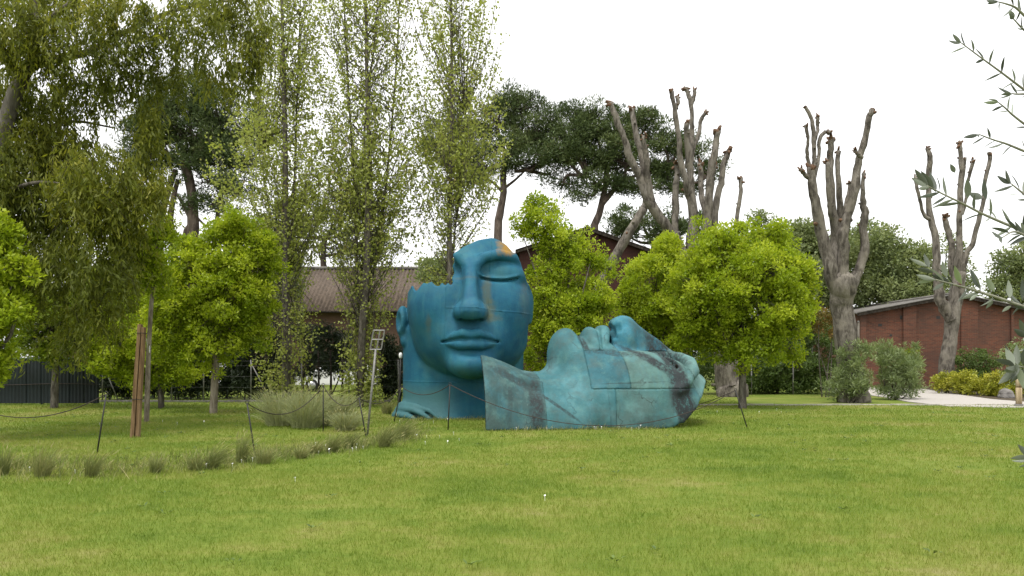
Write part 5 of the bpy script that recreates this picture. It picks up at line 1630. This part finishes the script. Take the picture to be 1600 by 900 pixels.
for i, (x, y, h, w, lean, lab) in enumerate(((4, 742, 52, 34, .1, "wispy grass tuft cut by the left edge of the photo"), (66, 744, 58, 50, .25, "thick grass tuft left of the leftmost stake"), (142, 744, 46, 40, .35, "grass tuft at the foot of the leftmost stake"),
        (243, 738, 30, 34, .15, "low grass tuft below the wooden post"), (305, 734, 32, 40, .1, "low bushy grass tuft left of the second stake"), (330, 732, 50, 44, .5, "wind bent grass tuft left of the second stake"), (376, 722, 52, 34, .25, "tall grass tuft just left of the second stake"), (412, 724, 34, 44, .1, "low dark grass tuft at the second stake's foot"),
        (470, 716, 22, 36, .2, "small straw coloured tuft between stakes two and three"), (492, 708, 24, 36, .3, "small grass tuft below the silvery mound"), (518, 706, 36, 34, .35, "grass tuft with pale plumes left of the sign frame"), (545, 700, 36, 36, .4, "bent grass tuft left of the sign frame's pole"),
        (600, 698, 42, 40, .5, "bright wind bent tuft right of the sign frame's pole"), (624, 686, 40, 38, .6, "plumed tuft nearest the upright head's foot"), (604, 646, 24, 30, .2, "dry brown tuft behind the plumed tufts"))):
    tuft(x, y, h, w, lab, "blade_stipa", 200+i, 300, lean)
for i, (x, y, h, w, lab) in enumerate(((440, 664, 58, 84, "large silvery grass mound left of the third stake"), (478, 668, 58, 76, "silvery grass mound behind the third stake's rope"), (522, 664, 50, 60, "silvery grass mound right of the third stake"), (540, 672, 30, 50, "small grey green mound beside the third stake"))):
    tuft(x, y, h, w, lab, "blade_silver", 230+i, 1500, .12, "grass_mound", "silvery feather grass mounds")

def unmown():
    rg = np.random.default_rng(6)
    L = np.array([(-40, 738), (0, 737), (150, 739), (300, 731), (400, 719), (500, 706), (600, 693), (650, 678)], float)
    W = np.array([gp(a, b) for a, b in L]); n = 5200
    t = rg.uniform(0, len(W) - 1.001, n); i = t.astype(int); f = (t - i)[:, None]
    C = W[i]*(1-f) + W[i+1]*f + rg.normal(0, 1, (n, 2))*[.25, .55] + [0, .35]
    # longer blades the mower misses against the foot of both heads
    for (xa, ya), (xb, yb), m in (((757, 672), (1015, 670), 1100), ((1015, 670), (1062, 664), 160), ((618, 656), (757, 655.5), 650)):
        A_, B_ = np.array(gp(xa, ya)), np.array(gp(xb, yb)); u_ = rg.random(m)[:, None]
        C = np.vstack([C, A_*(1-u_) + B_*u_ + rg.normal(0, 1, (m, 2))*[.05, .10] - [0, .06]])
    n = len(C)
    clump = .5 + .5*np.sin(C[:, 0]*3.1 + 1.7*np.sin(C[:, 1]*2.3)) * np.sin(C[:, 0]*1.3 + 2)
    h = (.05 + .17*rg.random(n)**2)*(.5 + .9*clump)*np.where(np.arange(n) < 5200, 1, .62)
    a = rg.uniform(0, 2*np.pi, n); s = np.stack([np.cos(a), np.sin(a), 0*a], 1)*.0045
    b = np.stack([C[:, 0], C[:, 1], np.full(n, -.012)], 1)
    m_ = b + np.stack([rg.normal(.12, .25, n)*h, rg.normal(0, .25, n)*h, h*.6], 1)
    tp = m_ + np.stack([rg.normal(.25, .35, n)*h, rg.normal(0, .3, n)*h, h*.4], 1)
    V = np.stack([b - s, b + s, m_ + s*.8, m_ - s*.8, tp], 1).reshape(-1, 3)
    k = np.arange(n)[:, None]*5
    F = np.concatenate([k + [[0, 1, 2]], k + [[0, 2, 3]], k + [[3, 2, 4]]])
    tag(link("unmown_grass", mesh_np("unmown_grass", V, F, MATS["blade_stipa"], False, {'v': np.tile(rg.random(n), 3)})), "ragged strip of unmown grass between the tufts", "grass", kind='stuff')
unmown()

def daisies():
    rg = np.random.default_rng(9)
    P = []
    for (x, y, n, sx, sy) in ((505, 705, 9, 14, 4), (390, 722, 12, 14, 4), (325, 731, 6, 16, 3), (560, 700, 6, 8, 3), (430, 756, 3, 14, 6), (700, 662, 6, 40, 2), (850, 672, 8, 50, 2), (980, 671, 8, 30, 2), (80, 740, 5, 30, 5), (250, 660, 5, 100, 6), (350, 655, 6, 100, 6), (1150, 645, 12, 60, 2), (852, 785, 1, 1, 1), (1070, 742, 1, 1, 1), (680, 690, 8, 40, 4)):
        for _ in range(n):
            px, py = x + rg.normal(0, sx), y + rg.normal(0, sy); py = max(py, 640)
            d = gd(py); q = at(px, py, d); P.append((q[0], q[1], .06 + .03*rg.random()))
    P = np.array(P); n = len(P)
    P = P[rg.random(len(P)) < .6]; n = len(P)
    V, F = [], []
    for i in range(n):
        r = .013 + .008*rg.random()
        tl = rg.normal(0, .35, 2)
        c = len(V)
        V.append(P[i] + [0, 0, .006])
        for k in range(10):
            a = 2*np.pi*k/10; rr = r*(1 if k % 2 else .62)
            V.append(P[i] + [rr*np.cos(a), rr*np.sin(a), tl[0]*rr*np.cos(a) + tl[1]*rr*np.sin(a)])
        F += [[c, c+1+k, c+1+(k+1) % 10] for k in range(10)]
        s = len(V); V += [P[i] + [-.003, 0, 0], P[i] + [.003, 0, 0], P[i]*[1, 1, 0]]
        F.append([s, s+1, s+2])
    tag(link("daisies", mesh_np("daisies", np.array(V), np.array(F), MATS["petal_white"])), "tiny white daisies scattered in the lawn", "flowers", kind='stuff')
daisies()

def lawn():
    rg = np.random.default_rng(5)
    VV, FF, AA, n0 = [], [], [], 0
    for (y0, y1, dens, wid, hgt) in ((3.6, 8.0, 2600, .0047, .052), (8.0, 11.5, 1800, .0065, .052), (11.5, 16, 900, .0096, .052), (16, 22, 450, .0138, .055), (22, 30, 210, .020, .058), (30, 36, 90, .027, .06)):
        area = (y1-y0)*1.34*(y0+y1)/2 + (y1-y0)*2.4
        n = int(area*dens)
        Y = rg.uniform(y0, y1, n)
        # keep the density even across the widening wedge
        Y = np.sqrt(rg.uniform(y0**2, y1**2, n))
        X = rg.uniform(-1, 1, n)*(Y*.68 + 1.6)
        keep = ~((Y > 27.5) & (X > 8.5))
        keep &= ~((np.abs((X + 1.05)/2.0) < 1) & (np.abs(Y - 22.6) < 1.2))
        X, Y = X[keep], Y[keep]; n = len(X)
        h = hgt*(.45 + .8*rg.random(n)**1.5)
        a = rg.uniform(0, 2*np.pi, n); ln = h*rg.uniform(.1, .8, n)
        b = np.stack([X, Y, np.full(n, -.012)], 1)
        s = np.stack([np.cos(a), np.sin(a), 0*a], 1)*(wid*.5*(.6 + .8*rg.random(n)))[:, None]
        a2 = rg.uniform(0, 2*np.pi, n)
        t = b + np.stack([np.cos(a2)*ln, np.sin(a2)*ln, h], 1)
        VV.append(np.stack([b - s, b + s, t], 1).reshape(-1, 3)); FF.append(np.arange(3*n).reshape(n, 3) + n0); n0 += 3*n
        AA.append(rg.random(n))
    V = np.concatenate(VV)
    me = mesh_np("lawn_grass", V, np.concatenate(FF), MATS["blade_lawn"], False, {'v': np.concatenate(AA)})
    tag(link("lawn_grass", me), "short mown green lawn with straw coloured patches", "grass", kind='stuff')
    print("blades", n0//3)
lawn()

def weeds():
    rg = np.random.default_rng(15)
    n = 260
    Y = np.sqrt(rg.uniform(5.2**2, 26**2, n)); X = rg.uniform(-1, 1, n)*(Y*.66 + .8)
    C, D = [], []
    for x, y in zip(X, Y):
        if abs(x - .6) < 4.2 and 17.6 < y < 24: continue
        m = rg.integers(5, 11); a = rg.uniform(0, 2*np.pi, m); r = rg.uniform(.0, .05, m)
        C.append(np.stack([x + r*np.cos(a), y + r*np.sin(a), np.full(m, .015) + .02*rg.random(m)], 1))
        D.append(unit(np.stack([np.cos(a), np.sin(a), .35 + .5*rg.random(m)], 1)))
    C, D = np.concatenate(C), np.concatenate(D)
    V, F = leaf_quads(C, D, .05*(.6 + .8*rg.random(len(C))), .024*(.6 + .8*rg.random(len(C))), rg, .3, np.tile([0, 0, 1.0], (len(C), 1)))
    tag(link("lawn_weeds", mesh_np("lawn_weeds", V, F, MATS["leaf_evergreen"], False, {'v': rg.random(len(C))})), "small dark leafy weeds dotted through the lawn", "weeds", kind='stuff')
weeds()

# ---------------------------------------------------------------- olive branches close to the camera
def m_olive(name, stops):
    m, nt = nmat(name)
    oi = nt.nodes.new("ShaderNodeObjectInfo")
    r = ramp(nt, stops); nt.links.new(oi.outputs['Random'], r.inputs[0])
    n = noise(nt, objco(nt), 60, 3, .6)
    col = mixc(nt, mth(nt, 'MULTIPLY', n, .35), r.outputs[0], (.10, .12, .075))
    out = nt.nodes.new("ShaderNodeOutputMaterial")
    p = nt.nodes.new("ShaderNodeBsdfPrincipled"); p.inputs['Roughness'].default_value = .45; p.inputs['Specular IOR Level'].default_value = .35
    nt.links.new(col, p.inputs['Base Color'])
    t = nt.nodes.new("ShaderNodeBsdfTranslucent"); nt.links.new(col, t.inputs['Color'])
    mx = nt.nodes.new("ShaderNodeMixShader"); mx.inputs[0].default_value = .22
    nt.links.new(p.outputs[0], mx.inputs[1]); nt.links.new(t.outputs[0], mx.inputs[2]); nt.links.new(mx.outputs[0], out.inputs['Surface'])
    return m
m_olive("olive_leaf", [(.0, (.045, .055, .042)), (.35, (.085, .098, .074)), (.6, (.140, .160, .118)), (.8, (.24, .265, .21)), (.93, (.28, .31, .25)), (1.0, (.20, .28, .07))])
simple("olive_twig", (.20, .20, .15), .8, 40, .3, .2)

def olive_tree():
    rg = np.random.default_rng(77)
    # leaf: folded lance with a drooping tip, thin but solid
    ts = np.linspace(0, 1, 7); ws = np.array([.03, .34, .5, .5, .40, .24, .02])
    V, F = [], []
    for t, w in zip(ts, ws):
        z = -.10*t*t
        V += [(-w, t, z + .10*w), (0, t, z), (w, t, z + .10*w)]
    for i in range(6):
        a = i*3
        F += [(a, a+1, a+4, a+3), (a+1, a+2, a+5, a+4)]
    leaf_me = bpy.data.meshes.new("leaf"); leaf_me.from_pydata(V, [], F); leaf_me.materials.append(MATS["olive_leaf"])
    leaf_me.polygons.foreach_set('use_smooth', np.ones(len(F), bool)); leaf_me.update()
    base = np.array([2.35, 1.95, 0])
    root = thing("olive_tree", base, "olive tree beside the camera, its grey green sprays entering from the right", "tree")
    mb = MB(); mb.tube(spline([(0, 0, -.1), (.05, .05, .6), (-.02, .02, 1.3), (-.1, .05, 2.0), (-.12, .1, 2.7), (-.05, .1, 3.4)], 20), np.linspace(.10, .015, 20), 12, True, .1, 4)
    mb.tube(spline([(-.05, .03, 1.5), (-.35, .1, 1.75), (-.7, .1, 1.9)], 10), np.linspace(.04, .015, 10), 8, True, .08, 5)
    mb.tube(spline([(-.1, .05, 1.95), (-.4, .1, 2.25), (-.75, .05, 2.45)], 10), np.linspace(.04, .012, 10), 8, True, .08, 6)
    mb.tube(spline([(0, .03, 1.2), (-.4, .0, 1.4), (-.75, .0, 1.5)], 10), np.linspace(.035, .012, 10), 8, True, .08, 7)
    mb.build("trunk", MATS["bark_grey"], root, True)
    def put(parent, a, tip, width, roll):
        D = Vector(tip - a); L = D.length; y = D.normalized()
        vd = Vector(.5*(a + tip) - np.array([0, 0, CAMH])).normalized()
        x = y.cross(vd).normalized(); x = Matrix.Rotation(roll, 3, y) @ x
        z = x.cross(y)
        M = Matrix(((x.x*width, y.x*L, z.x*L, a[0]-base[0]), (x.y*width, y.y*L, z.y*L, a[1]-base[1]), (x.z*width, y.z*L, z.z*L, a[2]-base[2]), (0, 0, 0, 1)))
        o = bpy.data.objects.new("leaf", leaf_me); COL.objects.link(o); o.parent = parent; o.matrix_local = M
    def spray(pts, d0, d1, n, lmin, lmax, wpx=9.0, explicit=(), side=1.0, taper=True):
        dd = np.linspace(d0, d1, len(pts))
        P = np.array([at(a, b, e) for (a, b), e in zip(pts, dd)])
        Q = spline(P, 30)
        ends = base + np.array([(-.68, .1, 1.89), (-.40, .1, 2.25), (-.73, .05, 2.44), (-.73, 0, 1.495), (-.40, 0, 1.4), (-.35, .1, 1.75)])
        hub = ends[np.argmin(np.linalg.norm(ends - Q[0], axis=1))]
        Q2 = spline(np.array([hub, .5*(hub + Q[0]) + [0, 0, -.05], Q[0], Q[1]]), 12)
        mb = MB(); mb.tube(Q2 - base, np.linspace(.009, .0034, 12), 6); mb.tube(Q - base, np.linspace(.0034, .0012, 30), 6); br = mb.build("branch", MATS["olive_twig"], root, True)
        for i in range(n):
            t = (i + .5 + rg.uniform(-.25, .25))/n; k = min(28, int(t*29)); a = Q[k]
            T = unit((Q[k+1]-Q[k])[None])[0]
            for sg in (1, -1):
                if rg.random() < .30: continue
                up = np.array([-T[2], 0, T[0]])*sg*(1 if T[0] < 0 else -1)*-1
                D = T*rg.uniform(.35, .95) + up*rg.uniform(.45, 1.0)*(1.0 if sg*side > 0 else .75) + np.array([0, rg.normal(0, .45), 0])
                ln = rg.uniform(lmin, lmax)*.88*m2(1)*np.linalg.norm(a - [0, 0, CAMH])
                D = unit(D[None])[0]
                put(br, a, a + D*ln, wpx*.58*rg.uniform(.6, 1.2)*m2(a[1]), rg.normal(0, .9))
        # terminal leaves
        for _ in range(2):
            T = unit((Q[-1]-Q[-4])[None])[0] + rg.normal(0, .25, 3)
            ln = rg.uniform(lmin, lmax)*m2(Q[-1][1])
            put(br, Q[-1], Q[-1] + unit(T[None])[0]*ln, wpx*.8*m2(Q[-1][1]), rg.normal(0, .6))
        for (ax, ay, bx, by, wd) in explicit:
            d = float(np.interp(ax, sorted([pts[0][0], pts[-1][0]]), [d1, d0] if pts[0][0] > pts[-1][0] else [d0, d1]))
            put(br, at(ax, ay, d), at(bx, by, d + rg.normal(0, .01)), wd*.78*m2(d), rg.normal(0, .35))
        return br
    spray([(1625, 40), (1605, 28), (1587, 12), (1572, 6), (1560, 3)], 1.75, 1.7, 4, 18, 28, 8)
    spray([(1640, 80), (1615, 60), (1598, 45), (1584, 30)], 1.8, 1.75, 4, 18, 28, 9)
    spray([(1640, 170), (1600, 140), (1563, 112), (1530, 88), (1502, 67)], 2.0, 1.95, 9, 17, 27, 7)
    spray([(1640, 215), (1610, 200), (1584, 181), (1571, 169), (1560, 160)], 1.9, 1.85, 5, 16, 26, 7)
    spray([(1640, 160), (1610, 148), (1588, 147), (1581, 146)], 1.9, 1.9, 4, 16, 24, 6)
    spray([(1650, 255), (1600, 236), (1573, 225), (1551, 218), (1530, 210)], 1.85, 1.8, 8, 17, 27, 8)
    spray([(1650, 385), (1600, 362), (1560, 345), (1533, 333), (1500, 316), (1473, 303), (1448, 290)], 1.6, 1.55, 13, 24, 36, 10,
          explicit=((1450, 290, 1428, 264, 12), (1458, 297, 1440, 266, 13), (1462, 300, 1453, 270, 11), (1492, 270, 1485, 256, 9), (1512, 310, 1512, 278, 13), (1535, 310, 1514, 302, 14), (1541, 312, 1536, 280, 11)))
    spray([(1650, 330), (1612, 312), (1596, 300), (1580, 287)], 1.6, 1.6, 6, 22, 32, 10)
    spray([(1650, 390), (1610, 372), (1585, 362), (1566, 371)], 1.58, 1.55, 7, 22, 32, 10)
    spray([(1660, 492), (1600, 479), (1556, 464), (1529, 456), (1507, 449), (1484, 443), (1462, 437)], 1.5, 1.45, 7, 30, 42, 10,
          explicit=((1449, 416, 1421, 404, 8), (1459, 426, 1431, 418, 9), (1484, 440, 1454, 429, 10), (1452, 418, 1444, 397, 9), (1480, 433, 1471, 408, 11), (1503, 444, 1489, 414, 12), (1529, 450, 1517, 421, 11), (1554, 456, 1540, 432, 11), (1578, 466, 1576, 438, 11), (1598, 470, 1597, 434, 8), (1528, 460, 1513, 470, 7), (1552, 470, 1540, 482, 7), (1580, 478, 1565, 487, 7), (1600, 482, 1584, 478, 7)))
    spray([(1650, 585), (1620, 578), (1600, 574), (1585, 571)], 1.45, 1.4, 4, 30, 44, 14,
          explicit=((1586, 572, 1553, 559, 13), (1586, 570, 1570, 543, 16), (1590, 570, 1588, 540, 14), (1588, 576, 1560, 601, 15), (1590, 578, 1566, 578, 13), (1598, 570, 1606, 538, 15), (1594, 576, 1598, 606, 13)))
    spray([(1650, 545), (1622, 534), (1606, 526)], 1.45, 1.42, 3, 28, 38, 12, explicit=((1606, 527, 1583, 513, 12), (1608, 525, 1596, 504, 11)))
    spray([(1660, 735), (1630, 722), (1612, 716)], 1.4, 1.38, 3, 30, 40, 12, explicit=((1612, 716, 1590, 694, 12), (1612, 718, 1577, 722, 6)))
olive_tree()
